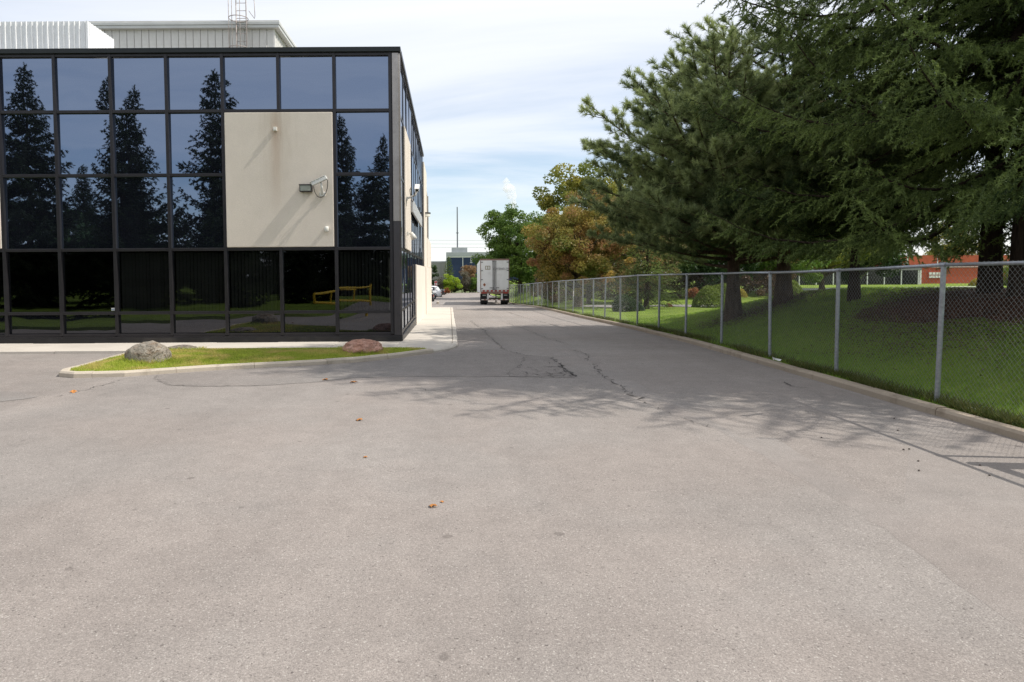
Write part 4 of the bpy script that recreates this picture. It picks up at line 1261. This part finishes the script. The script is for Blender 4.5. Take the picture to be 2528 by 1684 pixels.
# autumn maples and other trees down the driveway
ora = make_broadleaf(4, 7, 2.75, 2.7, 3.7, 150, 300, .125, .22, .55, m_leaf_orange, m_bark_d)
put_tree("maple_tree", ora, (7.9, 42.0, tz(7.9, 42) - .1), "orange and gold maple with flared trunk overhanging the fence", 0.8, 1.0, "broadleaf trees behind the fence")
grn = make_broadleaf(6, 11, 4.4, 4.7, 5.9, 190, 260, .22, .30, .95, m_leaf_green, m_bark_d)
put_tree("maple_tree", grn, (8.7, 84, tz(8.7, 84) - .4), "tall green maple rising just behind the trailer", 0.2, 1.0, "broadleaf trees behind the fence")
oli = make_broadleaf(8, 9, 3.6, 3.8, 5.2, 130, 230, .20, .26, .8, m_leaf_olive, m_bark_d)
put_tree("maple_tree", oli, (11.2, 60, tz(11.2, 60) - .1), "olive and gold maple filling the gap behind the orange one", 1.9, 1.15, "broadleaf trees behind the fence")
ru = make_broadleaf(12, 8, 3.0, 3.5, 4.4, 120, 220, .13, .2, .75, m_leaf_rust, m_bark_d)
put_tree("larch_tree", ru, (13.8, 50, tz(13.8, 50) - .1), "rust-brown feathery tree behind the dark clipped bush", .6, 1.1, "broadleaf trees behind the fence")
dk = make_spruce(14, 6.5, 2.4, .9, 15, .15, m=8, nl=.07, nw=.02, dens=.55, mat=m_spruce, hang=.3)
put_tree("young_spruce", dk, (11.4, 39.5, tz(11.4, 39.5) - .1), "dark young spruce beside the clipped bush beyond the fence", .3, 1.0)
bg = make_broadleaf(15, 9, 4.4, 3.6, 4.8, 120, 210, .26, .28, .95, m_leaf_green, m_bark_d)
bgd = make_broadleaf(16, 9, 4.4, 3.6, 4.6, 120, 210, .26, .28, .95, m_leaf_dark, m_bark_d)
for i, (x, y, me, s, lab) in enumerate([
        (22, 58, bgd, .9, "dark leafy tree far behind the two pine trunks"), (29, 62, bg, .85, "mid green tree far behind the gold shrubs"),
        (36, 66, oli, .95, "yellowing tree far behind the thick pine trunk"), (43, 72, bgd, 1.0, "dark tree left of the red building"),
        (19, 72, oli, 1.2, "tall olive tree beyond the rust-brown tree"), (52, 110, bg, 1.0, "green tree behind the red building's left corner"),
        (66, 116, bgd, 1.0, "dark tree standing behind the red building roof"), (82, 112, oli, 1.0, "yellowing tree behind the red building's far end"),
        (10.4, 51, oli, .66, "gold and olive maple between the orange maple and the pines"), (27, 78, ora, 1.5, "orange tree glimpsed between the pine trunks"), (15, 88, grn, .9, "green tree behind the olive and gold maple"), (33, 90, bgd, 1.2, "large dark tree deep behind the pines")]):
    put_tree("background_tree", me, (x, y, tz(x, y) - .2), lab, i * 1.1, s, "trees beyond the neighbouring street")

# clipped shrubs beyond the fence
def make_shrub(seed, rx, ry, rz, n, leaf, mat, lean=0.0):
    r = np.random.default_rng(seed)
    v = unit(r.normal(0, 1, (n, 3))); v[:, 2] = np.abs(v[:, 2])
    q = r.uniform(.82, 1.02, n)[:, None]
    w = 1 + .06 * np.sin(v[:, 0:1] * 5 + seed) + .05 * np.sin(v[:, 1:2] * 7)
    C = v * q * w * np.array([rx, ry, rz]); C[:, 0] += lean * C[:, 2]
    mb = MB(); mb.tube([(0, 0, -.2), (0, 0, rz * .35), (lean * rz * .5, 0, rz * .7)], [.06, .04, .02], 6)
    for k in range(5):
        a = k * 1.26
        mb.tube([(0, 0, .05), (rx * .45 * math.cos(a), ry * .45 * math.sin(a), rz * .5), (rx * .7 * math.cos(a), ry * .7 * math.sin(a), rz * .7)], [.03, .02, .008], 5)
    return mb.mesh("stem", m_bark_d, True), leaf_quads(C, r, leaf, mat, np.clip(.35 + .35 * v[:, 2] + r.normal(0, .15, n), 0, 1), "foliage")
def put_shrub(me, loc, label, s=1.0, rz=0, cat="shrub", name="clipped_shrub", group="shrubs beyond the fence"):
    t = empty(name, loc, rz, label, cat, group); t.scale = (s, s, s)
    obj("stem", me[0], t); obj("foliage", me[1], t)
sh_g = make_shrub(1, 1.05, 1.0, 1.3, 5200, .085, m_leaf_shrub)
sh_d = make_shrub(2, .85, .6, .85, 5200, .075, m_leaf_dark, -.35)
sh_y = make_shrub(3, .9, .8, .8, 3200, .085, m_leaf_gold)
sh_r = make_shrub(4, .5, .5, .6, 1200, .09, m_leaf_red)
put_shrub(sh_d, (9.5, 36, tz(9.5, 36) - .04), "dark clipped wind-swept bush low behind the fence")
for x, y, s, me, lab in [(15.6, 41.0, 1.0, sh_g, "large round clipped green shrub beyond the mound"), (17.3, 43.5, .75, sh_g, "smaller round clipped shrub right of the large one"),
                        (22.5, 45, .85, sh_g, "bright round clipped shrub right of the thick pine trunk"), (19.6, 46.5, .8, sh_y, "golden shrub between the pine trunks, wider one"),
                        (18.3, 45, .55, sh_y, "small golden shrub just right of the first pine trunk"), (13.1, 40.8, .45, sh_r, "tiny reddish shrub on the kerb of the side street"),
                        (17.0, 47.5, 1.1, sh_r, "red-leaved shrub peeping over the round green shrub"), (62, 80, 1.2, sh_y, "golden shrub at the foot of the red wall"),
                        (66, 81, 1.8, sh_g, "large green shrub at the foot of the red wall")]:
    put_shrub(me, (x, y, max(tz(x, y) - .05, -.1 if x > 16 and y < 60 else -9)), lab, s, x)

# spruces and dark trees behind the viewer, mirrored in the glass
rsp = make_spruce(21, 15.5, 4.7, .8, 27, .30, m=15, nl=.12, nw=.05, dens=.74, mat=m_spruce_far, hang=.5, pexp=1.0)
RS = [(-20.4, .5, .76), (-15.9, -.5, .73), (-11.3, 0, .755), (-8.1, -13.5, .82), (-5.4, -14.5, .74), (-23.2, 1.5, .66), (-25.6, -20, .62), (-19.0, -19, .55), (-12.0, -21, .60),
      (-36, -20, .9), (-30.5, -24, .7), (-15.5, -26, .55), (-9, -26, .55), (-3.5, -27, .5), (-1.0, -22, .6), (-21.5, -27, .6), (-13.4, -5, .5), (-18, -6, .5), (-9.2, -8, .45)]
WORDS = ["tallest at far left", "pointed, second from left", "leaning over the concrete panel's left edge", "beside the concrete panel's right edge", "slim, nearest the building corner", "at the very left frame edge",
         "low, behind the first two", "low, behind the pointed ones", "low, behind the panel", "outermost left", "deep left row", "deep middle row", "deep row behind the gate", "deep row near the corner", "at the corner post", "deep centre-left row", "filling between the second and third", "filling between the first and second", "low beside the third"]
for i, (x, y, s) in enumerate(RS):
    put_tree("mirrored_spruce", rsp, (x, y, .0), "dark spruce mirrored in the glass front, " + WORDS[i], i * 1.37, s, "spruces mirrored in the glass front", sz=s)
mb_ = make_broadleaf(30, 6, 3.2, 2.4, 2.7, 90, 200, .20, .2, .8, m_leaf_dark, m_bark_d)
for i, (x, y, s) in enumerate([(-13.6, -6.5, .8), (-18.2, -7.5, .9), (-24, -8, 1.0)]):
    put_tree("mirrored_maple", mb_, (x, y, 0), "low leafy tree mirrored in the ground-floor glass, " + ["behind the yellow gate", "left of the gate", "at far left"][i], i * 2.0, s, "leafy trees mirrored in the glass")

bar = make_broadleaf(71, 2, 1.5, .9, .95, 34, 150, .12, .05, .5, m_leaf_barb, m_bark_d)
for i, (x, y) in enumerate([(8.6, 56), (11.4, 57.5), (14.2, 56.5), (17.2, 58), (20.5, 57), (24, 58.5), (27.5, 57.5)]):
    put_tree("barberry_bush", bar, (x, y, tz(x, y) - .1), "dark brown-leaved bush under the far trees, " + ["first", "second", "third", "fourth", "fifth", "sixth", "seventh"][i] + " from the trailer", i * .9, 1.15, "brown-leaved bushes beyond the side street", "bush")
# ------------------------------------------------------------------ semi-trailer
m_trailer = M("trailer_white", (.82, .82, .80), .4, 0, .04, 2, dirt=(.45, .42, .38), dirt_amt=.35)
m_trailer_frame = M("trailer_frame", (.30, .19, .15), .55, .2, .25, 6, dirt=(.15, .07, .05), dirt_amt=.6, dscale=5)
m_chassis = M("chassis_black", (.02, .018, .017), .7, .1, .3, 5)
ty0 = 61.0
tra = empty("semi_trailer", (4.05, ty0, float(zr(ty0)) - .0), R(-0.9), "white box semi-trailer parked at the right, rear doors towards the viewer", "trailer")
tra.rotation_euler = (math.atan2(float(zr(73) - zr(61)), 12.0), 0, R(-0.9))
TL = 12.2
MB().box(-1.28, 1.28, .06, TL, 1.10, 4.06).build("body", m_trailer, tra, bevel=.02)
MB().box(-1.30, 1.30, .0, .12, 3.97, 4.10).box(-1.30, -1.235, .0, .12, 1.2, 3.97).box(1.235, 1.30, .0, .12, 1.2, 3.97).build("rear_frame", m_trailer_frame, tra, bevel=.008)
for sx_ in (-1, 1):
    a, b = sorted((sx_ * .012, sx_ * 1.228))
    d = MB().box(a, b, -.02, .05, 1.33, 3.96).build("rear_door", m_trailer, tra, bevel=.008)
    for zz in (1.45, 2.25, 3.05, 3.8):
        xx = sx_ * 1.20
        MB().box(min(xx, xx - sx_ * .14), max(xx, xx - sx_ * .14), -.045, -.0205, zz - .035, zz + .035).box(xx - .03 + sx_ * .04, xx + .03 + sx_ * .04, -.055, -.0205, zz - .06, zz + .06).build("hinge", m_greytrim, d)
    for q in ((.06, .17) if sx_ < 0 else (.09,)):
        rod = MB().tube([(sx_ * q, -.055, 1.30), (sx_ * q, -.055, 3.95)], .022, 8).build("lock_rod", m_chassis, tra)
        MB().box(sx_ * q - .05, sx_ * q + .05, -.075, -.021, 3.85, 3.92).box(sx_ * q - .05, sx_ * q + .05, -.075, -.021, 1.36, 1.43).build("keeper", m_greytrim, rod)
        MB().box(min(sx_ * q, sx_ * (q + .3)), max(sx_ * q, sx_ * (q + .3)), -.085, -.06, 1.50, 1.54).build("lock_handle", m_chassis, rod)
pl = MB().box(-.86, -.40, -.026, -.0205, 3.14, 3.48).build("placard_holder", M("placard_tan", (.30, .27, .17), .6), tra)
MB().box(-.80, -.66, -.031, -.0265, 3.19, 3.43).box(-.60, -.46, -.031, -.0265, 3.19, 3.43).build("placard_print", m_white, pl)
hz = MB().add([(-.93, -.027, 1.63), (-.80, -.027, 1.79), (-.93, -.027, 1.95), (-1.06, -.027, 1.79)], [(0, 1, 2, 3)]).build("hazard_diamond", m_orange, tra)
MB().add([(-.93, -.031, 1.70), (-.86, -.031, 1.79), (-.93, -.031, 1.88), (-1.0, -.031, 1.79)], [(0, 1, 2, 3)]).build("diamond_centre", M("placard_dark", (.16, .08, .06), .6), hz)
def text(name, body, size, mat, parent, loc, rot, shear=0.0, ext=.002, align='LEFT'):
    c = bpy.data.curves.new(name, 'FONT'); c.body = body; c.size = size; c.extrude = ext; c.shear = shear; c.align_x = align
    c.materials.append(mat)
    tmp = bpy.data.objects.new(name, c); COL.objects.link(tmp)
    bpy.context.view_layer.update()
    me = bpy.data.meshes.new_from_object(tmp.evaluated_get(bpy.context.evaluated_depsgraph_get()))
    bpy.data.objects.remove(tmp)
    if not me.materials: me.materials.append(mat)
    return obj(name, me, parent, loc, rot)
text("number_lettering", "S397B40129", .27, m_greytrim, tra, (-.16, -.085, 3.12), (R(90), 0, 0), .2)
MB().box(-1.29, 1.29, -.04, .10, 1.17, 1.325).build("rear_sill", m_trailer_frame, tra, bevel=.01)
for i in range(14):
    MB().box(-1.26 + i * .18, -1.09 + i * .18, -.046, -.0405, 1.20, 1.29).build("reflective_tape", m_red if i % 2 else m_white, tra)
MB().box(-1.27, 1.27, -.02, .12, .98, 1.165).build("light_bar", m_trailer_frame, tra)
for sx_ in (-1, 1):
    MB().box(sx_ * .95 - .22, sx_ * .95 + .22, -.04, -.0205, 1.02, 1.12).build("tail_lamp", m_red, tra)
    MB().box(sx_ * .95 - .16, sx_ * .95 + .16, -.015, .0, .80, .90).build("tail_lamp", m_lens, tra)
    MB().box(sx_ * .62 - .08, sx_ * .62 + .08, -.06, .03, .44, 1.0).build("guard_upright", m_white, tra)
    MB().box(sx_ * .95 - .33, sx_ * .95 + .33, .10, .12, .20, .98).build("mud_flap", m_black, tra)
MB().box(-1.24, 1.24, -.09, .0, .40, .52).build("bumper_bar", m_trailer_frame, tra, bevel=.01)
for i in range(6): MB().box(-1.2 + i * .42, -1.0 + i * .42, -.096, -.0905, .43, .49).build("reflective_tape", m_white, tra)
MB().box(-.5, .5, -.03, .0, .76, .80).build("guard_rung", m_white, tra)
MB().box(-.55, -.42, .1, TL - .3, .85, 1.10).box(.42, .55, .1, TL - .3, .85, 1.10).build("chassis_rail", m_chassis, tra)
def wheel_mesh(rad, w, rimr):
    prof = [(0, -w / 2 + .02), (rimr * .55, -w / 2 + .02), (rimr, -w / 2), (rad * .9, -w / 2), (rad, -w / 2 + .04), (rad, w / 2 - .04), (rad * .9, w / 2), (rimr, w / 2), (rimr * .55, w / 2 - .02), (0, w / 2 - .02)]
    n = 24
    V = [(x, r * math.cos(2 * math.pi * j / n), r * math.sin(2 * math.pi * j / n)) for r, x in prof for j in range(n)]
    F = [(i * n + j, i * n + (j + 1) % n, (i + 1) * n + (j + 1) % n, (i + 1) * n + j) for i in range(len(prof) - 1) for j in range(n)]
    return MB().add(V, F)
tyre_me = wheel_mesh(.5, .27, .30).mesh("tyre", m_black, True)
for ax in (1.1, 2.4):
    MB().tube([(-1.05, ax, .5), (1.05, ax, .5)], .07, 8).build("axle", m_chassis, tra)
    for xx in (-1.1, -.80, .80, 1.1):
        obj("wheel", tyre_me, tra, (xx, ax, .5))
for sx_ in (-.6, .6):
    MB().box(sx_ - .06, sx_ + .06, TL - 2.6, TL - 2.48, .06, .9).box(sx_ - .15, sx_ + .15, TL - 2.7, TL - 2.4, .0, .06).build("landing_leg", m_chassis, tra)

# ------------------------------------------------------------------ parked cars
def car(name, loc, rz, paint, label, H=1.66, LN=4.6, suv=True, glassm=None):
    """local +x is the tail end; cross-sections lofted along the length"""
    t = empty(name, loc, rz, label, "car", "cars parked beside the building")
    hl_ = LN / 2
    #        x     zlow  zbelt  ztop  w_belt w_top
    if suv:
        st = [(-hl_, .45, .72, .74, .70, .66), (-hl_ + .12, .30, .86, .90, .86, .78), (-hl_ + 1.0, .24, .98, 1.02, .92, .82), (-hl_ + 1.35, .24, 1.0, 1.10, .92, .76),
              (-hl_ + 2.05, .24, 1.0, H - .05, .93, .66), (-hl_ + 2.9, .24, 1.01, H, .93, .66), (hl_ - .75, .26, 1.03, H - .06, .92, .64), (hl_ - .42, .30, 1.05, H - .16, .90, .62), (hl_ - .08, .34, 1.05, 1.10, .88, .74), (hl_, .45, .92, .96, .82, .72)]
    else:
        H = 1.46
        st = [(-hl_, .40, .62, .64, .70, .66), (-hl_ + .12, .26, .74, .78, .84, .78), (-hl_ + 1.1, .22, .86, .92, .90, .80), (-hl_ + 1.5, .22, .90, 1.0, .91, .72),
              (-hl_ + 2.2, .22, .92, H - .04, .91, .60), (-hl_ + 2.9, .22, .94, H, .91, .60), (hl_ - 1.2, .24, .96, H - .10, .90, .58), (hl_ - .62, .26, .98, 1.08, .88, .66), (hl_ - .1, .30, .96, 1.04, .86, .74), (hl_, .42, .86, .88, .80, .72)]
    V, F = [], []
    for (x, zl, zb, zt, wb, wt_) in st:
        zm = (zl + zb) / 2
        half = [(0, zl), (wb * .90, zl), (wb * .99, zl + .10), (wb * 1.01, zm), (wb, zb - .04), (wb * .965, zb), (wt_ + .03, zt - .05), (wt_ - .06, zt - .005), (0, zt + .012)]
        ring = half + [(-a, b) for a, b in half[-2:0:-1]]
        V += [(x, a, b) for a, b in ring]
    n = 16
    for i in range(len(st) - 1):
        for j in range(n):
            F.append((i * n + j, i * n + (j + 1) % n, (i + 1) * n + (j + 1) % n, (i + 1) * n + j))
    F.append(tuple(range(n - 1, -1, -1))); F.append(tuple((len(st) - 1) * n + j for j in range(n)))
    MB().add(V, F).build("body", paint, t, smooth=True)
    gm = m_blackgloss
    iA, iB = (4, 7) if suv else (4, 6)
    for sg in (-1, 1):
        for a, b in ((3, 4), (4, 5), (5, 6), (6, 7)):
            (xa, _, za, ta, wa, va), (xb, _, zb2, tb, wb2, vb) = st[a], st[b]
            e = .012
            def pt(x, z0, z1, w0, w1, q): return (x, sg * (w0 * .965 * (1 - q) + (w1 + .03) * q + e), z0 * (1 - q) + (z1 - .05) * q)
            xa2, xb2 = xa + .04, xb - .04
            MB().add([pt(xa2, za, ta, wa, va, .10), pt(xb2, zb2, tb, wb2, vb, .10), pt(xb2, zb2, tb, wb2, vb, .90), pt(xa2, za, ta, wa, va, .90 if ta > 1.2 else .6)], [(0, 1, 2, 3)]).build("side_window", gm, t)
    (xa, _, za, ta, wa, va), (xb, _, zb2, tb, wb2, vb) = st[-3], st[-2]
    MB().add([(xb + .012, -vb * .9, tb + .05), (xb + .012, vb * .9, tb + .05), (xa + .02, va * .92, ta - .04), (xa + .02, -va * .92, ta - .04)], [(0, 1, 2, 3)]).build("rear_window", gm, t)
    for sg in (-1, 1):
        MB().box(hl_ - .16, hl_ + .008, sg * .72 - .14, sg * .72 + .14, st[-1][2] - .18, st[-1][2] - .02).build("tail_lamp", m_red, t, bevel=.02)
    MB().box(hl_ - .25, hl_ + .05, -.80, .80, .30, .50).build("bumper", m_chassis, t, bevel=.04)
    MB().box(hl_ + .001, hl_ + .012, -.26, .26, .62, .74).build("number_plate", m_white, t)
    wm = wheel_mesh(.35, .23, .24).mesh("tyre", m_black, True)
    rim_p = MB()
    for q in range(5):
        a = q * 1.2566
        rim_p.add([(.0, .05 * math.cos(a + 1.57), .05 * math.sin(a + 1.57)), (.0, .05 * math.cos(a - 1.57), .05 * math.sin(a - 1.57)), (.0, .23 * math.cos(a - .16), .23 * math.sin(a - .16)), (.0, .23 * math.cos(a + .16), .23 * math.sin(a + .16))], [(0, 1, 2, 3)])
    rim_me = rim_p.mesh("rim", m_galv)
    for xx in (-hl_ + .9, hl_ - .95):
        for sg in (-1, 1):
            w_ = obj("wheel", wm, t, (xx, sg * .82, .35), (0, 0, R(90)))
            obj("rim", rim_me, w_, (-.128 * sg if False else .0, 0, 0) if False else ((-sg) * -.122, 0, 0))
            MB().tube([(xx + .42 * math.cos(a), sg * .925, .36 + .42 * math.sin(a)) for a in np.linspace(-.1, math.pi + .1, 12)], .035, 6).build("wheel_arch", m_chassis, t, smooth=True)
    return t
m_carwhite = M("car_white", (.70, .71, .72), .25, 0, 0, coat=.7)
m_cardark = M("car_graphite", (.045, .04, .045), .25, .2, 0, coat=.7)
car("parked_car", (-3.30, 84, float(zr(84))), 0, m_carwhite, "white crossover car parked past the end of the building")
car("parked_car", (-2.95, 93, float(zr(93))), 0, m_cardark, "dark sedan parked just behind the white crossover", suv=False)
car("parked_car", (-3.78, 63.5, float(zr(63.5))), 0, m_blackgloss, "black car half hidden by the building's far corner")
o = MB().box(-.12, .12, -.6, .6, 0, .22).build("wheel_stop", m_kerb, None, bevel=.03, loc=(-1.15, 66.2, float(zr(66.2)))); tag(o, "pale concrete wheel stop beside the black car", "wheel stop")
o = empty("reserved_sign", (-1.95, 97, float(zr(97))), label="red and white parking sign on a post behind the parked cars", cat="sign")
MB().tube([(0, 0, 0), (0, 0, 2.2)], .03, 8).build("post", m_galv, o)
p_ = MB().box(-.20, .20, -.04, -.03, 1.45, 2.15).build("plate", m_white, o)
MB().box(-.17, .17, -.045, -.0405, 1.85, 2.1).box(-.17, .17, -.045, -.0405, 1.5, 1.58).tube([(0, -.043, 1.60), (0, -.043, 1.82)], .05, 6).build("print", m_red, p_)

# ------------------------------------------------------------------ end of the driveway: hedge, shrubs and far buildings
def far_shrub(name, seed, x, y, rx, rz, zc, n, per, leaf, mat, label, z=-1.6, crad=.5, cat="shrub"):
    me = make_broadleaf(seed, 3, rx, rz, zc, n, per, leaf, .07, crad, mat, m_bark_d)
    put_tree(name, me, (x, y, z), label, 0, 1, "plants at the end of the driveway", cat)
far_shrub("lime_tree", 41, .35, 112, 1.45, 1.35, 1.75, 46, 130, .17, m_leaf_lime, "bright lime-green small tree at the end of the driveway", cat="tree")
far_shrub("tan_shrub", 42, 3.5, 117, 1.25, 1.7, 2.9, 46, 110, .16, m_leaf_tan, "dry tan shrub left of the trailer at the driveway end")
far_shrub("grey_shrub", 43, 2.6, 114, .9, 1.5, 1.7, 40, 100, .13, m_leaf_grey, "grey twiggy shrub below the tan one")
far_shrub("green_shrub", 44, 4.3, 114, .9, 1.2, 1.6, 40, 110, .16, m_leaf_green, "small green shrub close to the trailer's left side")
far_shrub("dark_tree", 45, -4.0, 116, 2.0, 2.3, 2.4, 60, 140, .2, m_leaf_dark, "dark green tree beside the building corner in the distance", cat="tree")
far_shrub("pale_shrub", 46, -1.5, 112, .75, 1.1, 1.2, 30, 90, .14, m_leaf_grey, "pale grey-green shrub left of the lime tree")
far_shrub("rust_shrub", 47, -.6, 106, .5, .45, .45, 14, 70, .14, m_leaf_red, "low reddish shrub behind the dark sedan", crad=.3)
cone = make_spruce(48, 6.2, 1.25, .2, 22, .1, m=7, nl=.09, nw=.035, dens=.5, mat=m_leaf_shrub, hang=.0)
put_tree("cone_conifer", cone, (-.1, 124, -1.7), "narrow pointed conifer before the dark blue building", 0, 1.0, "plants at the end of the driveway")
for i, x in enumerate(np.arange(-6, 9.5, 1.35)):
    me = make_broadleaf(60 + i, 2, .85, .75, .8, 16, 90, .16, .05, .42, m_leaf_dark if i % 2 else m_leaf_grey, m_bark_d) if i < 4 else me_cycle[i % 4]
    if i < 4: me_cycle = (me_cycle if i else []) + [me]
    put_tree("hedge_bush", me, (float(x), 114.6 + .3 * math.sin(i * 2.1), -1.65), "low hedge bush closing off the driveway end, " + ["first", "second", "third", "fourth", "fifth", "sixth", "seventh", "eighth", "ninth", "tenth", "eleventh", "twelfth"][i] + " in the row from the left", i * .8, 1.0, "hedge bushes at the driveway end", "bush")

m_navy = M("navy_cladding", (.02, .036, .085), .5, .1, .1, .5)
m_farconc = concrete_mat("far_concrete", (.40, .42, .43), .3)
m_farbeige = M("far_beige", (.36, .35, .30), .7, 0, .05, .3)
nb = empty("navy_building", (0, 160, -2.0), label="distant dark blue building with pale concrete top band and mast", cat="building")
MB().box(-.6, 30, .2, 24, 0, 7.5).build("wall", m_navy, nb)
MB().box(-.75, 30.2, .0, 24, 7.5, 8.45).build("parapet", m_farconc, nb, bevel=.03)
MB().box(-.70, 30.1, .08, .2, 7.22, 7.495).build("parapet_trim", m_white, nb)
MB().box(-.75, -.6, .0, 24, 0, 7.49).build("end_wall", m_farconc, nb)
MB().box(.55, 4.24, 1.0, 6, 8.46, 9.55).build("penthouse", m_farconc, nb, bevel=.03)
for xx in (3.15, 10.5, 18):
    MB().box(xx - .07, xx + .07, .10, .2, 0, 7.2).build("pilaster_strip", m_white, nb)
w_ = MB().box(4.95, 5.03, .12, .2, 6.0, 7.1).box(5.2, 5.28, .12, .2, 6.0, 7.1).box(4.8, 5.4, .12, .2, 5.92, 6.0).box(5.03, 5.2, .13, .2, 6.5, 6.58).build("wall_emblem", m_white, nb)
MB().tube([(1.93, 2.5, 9.55), (1.93, 2.5, 13.0), (1.93, 2.5, 19.2)], [.16, .15, .12], 8).box(1.6, 2.26, 2.35, 2.65, 13.0, 13.15).build("mast", M("mast_grey", (.12, .13, .15), .6), nb)
bb = empty("beige_building", (-8, 182, -2), label="low distant beige building left of the navy one", cat="building")
MB().box(-14, 7.6, 0, 20, 0, 6.45).build("wall", m_farbeige, bb)
MB().box(-14.1, 7.7, -.1, 20, 6.45, 6.75).build("parapet", m_gutter, bb)
for k in range(9):
    MB().box(-13.5 + k * 2.4, -13.42 + k * 2.4, -.05, 0, 0, 6.44).build("panel_joint", m_greytrim, bb)

# red brick building seen under the spruces
m_redbrick = M("red_brick", (.42, .095, .05), .85, 0, .14, 2.5)
m_darkwin = M("dark_window", (.02, .02, .024), .15, 0, 0)
rb = empty("red_brick_building", (66, 95, -.6), label="low red building with white window frames and sign beyond the lawn", cat="building")
MB().box(-15, 30, .3, 18, 0, 4.3).build("wall", m_redbrick, rb)
MB().box(-20, -3.8, -4.6, 18, 0, 2.25).build("window_wing", m_darkwin, rb)
MB().box(-20.1, -3.6, -4.75, 18, 2.25, 2.55).build("wing_fascia", m_greytrim, rb)
MB().box(-20.1, -3.6, -4.72, -4.6, 0, .28).build("wing_sill", m_white, rb)
for k in range(8):
    MB().box(-19.8 + k * 2.25, -19.68 + k * 2.25, -4.7, -4.605, .28, 2.25).build("window_mullion", m_white, rb)
MB().box(-3.85, -3.6, -4.70, .3, .28, 2.25).build("corner_frame", m_white, rb)
for xx in (-4.6, -2.2, 2.0, 2.7):
    MB().box(xx - .06, xx + .06, .2, .29, 2.6, 4.3).build("downpipe", m_white, rb)
MB().box(-3.5, 30, .18, .29, 2.62, 2.72).build("string_course", m_gutter, rb)
sg_ = MB().box(.7, 2.5, .15, .29, 1.1, 2.05).build("sign_panel", m_redbrick, rb)
for j in range(2):
    for i in range(4):
        MB().box(.78 + i * .44, 1.14 + i * .44, .08, .149, 1.6 - j * .45, 1.94 - j * .45).build("sign_letter", m_white, sg_)
lw_ = empty("low_white_wall", (30, 66, -.35), R(12), "long low white wall behind the bright clipped shrub", "wall")
MB().box(-6, 26, 0, .3, 0, .22).build("wall_body", m_white, lw_)
MB().box(-6.05, 26.05, -.04, .34, .22, .28).build("coping", m_offwhite, lw_)

# power lines across the far sky
for i, (z0, dz) in enumerate(((9.3, .0), (8.5, .05), (7.75, .1))):
    xs_ = np.linspace(-60, 80, 40)
    pts = [(x, 150, z0 - 2 + 2.6 * ((x - 10) / 70) ** 2 + 1.4) for x in xs_]
    o = MB().tube(pts, .022, 4, False).build("power_line", m_greytrim, None)
    tag(o, ["upper", "middle", "lower"][i] + " thin power line crossing the distant sky", "power line", "distant power lines")
# steam plumes rising far behind the maples
def steam(name, loc, blobs, dens, label):
    import bmesh
    bm = bmesh.new()
    for (x, z, rx, rz) in blobs:
        g = bmesh.ops.create_icosphere(bm, subdivisions=3, radius=1)
        for v in g['verts']:
            n = 1 + .12 * math.sin(v.co.x * 4 + x) + .1 * math.sin(v.co.z * 5 + z) + .08 * math.sin(v.co.y * 7)
            v.co = Vector((v.co.x * rx * n + x, v.co.y * rx * n, v.co.z * rz * n + z))
    me = bpy.data.meshes.new(name); bm.to_mesh(me); bm.free()
    t = NT(name)
    pv = t.n("ShaderNodeVolumePrincipled"); pv.inputs['Color'].default_value = (.98, .98, 1, 1)
    nz_ = t.noise(.14, 2, .5)
    t.l(t.mr(nz_, .25, .60, .15 * dens, dens, smooth=True), pv.inputs['Density'])
    pv.inputs['Anisotropy'].default_value = .2
    me.materials.append(t.done(None, pv.outputs[0]))
    return tag(obj(name, me, None, loc), label, "steam", "steam plumes on the horizon")
steam("steam_plume", (55, 600, 60), [(1, 2, 3.2, 6), (0, 9, 4.4, 6), (-3, 15, 5.5, 4.5), (-5, 20, 3.6, 4)], .20, "larger white steam plume rising above the distant maples")
steam("steam_plume", (81, 600, 58), [(1.5, 3, 2.6, 5), (0, 9, 2.8, 4.5)], .16, "smaller white steam plume right of the larger one")

if False:
    print("TRIS", sum(len(m.polygons) * (1 if len(m.polygons) and len(m.polygons[0].vertices) == 3 else 2) for m in bpy.data.meshes))
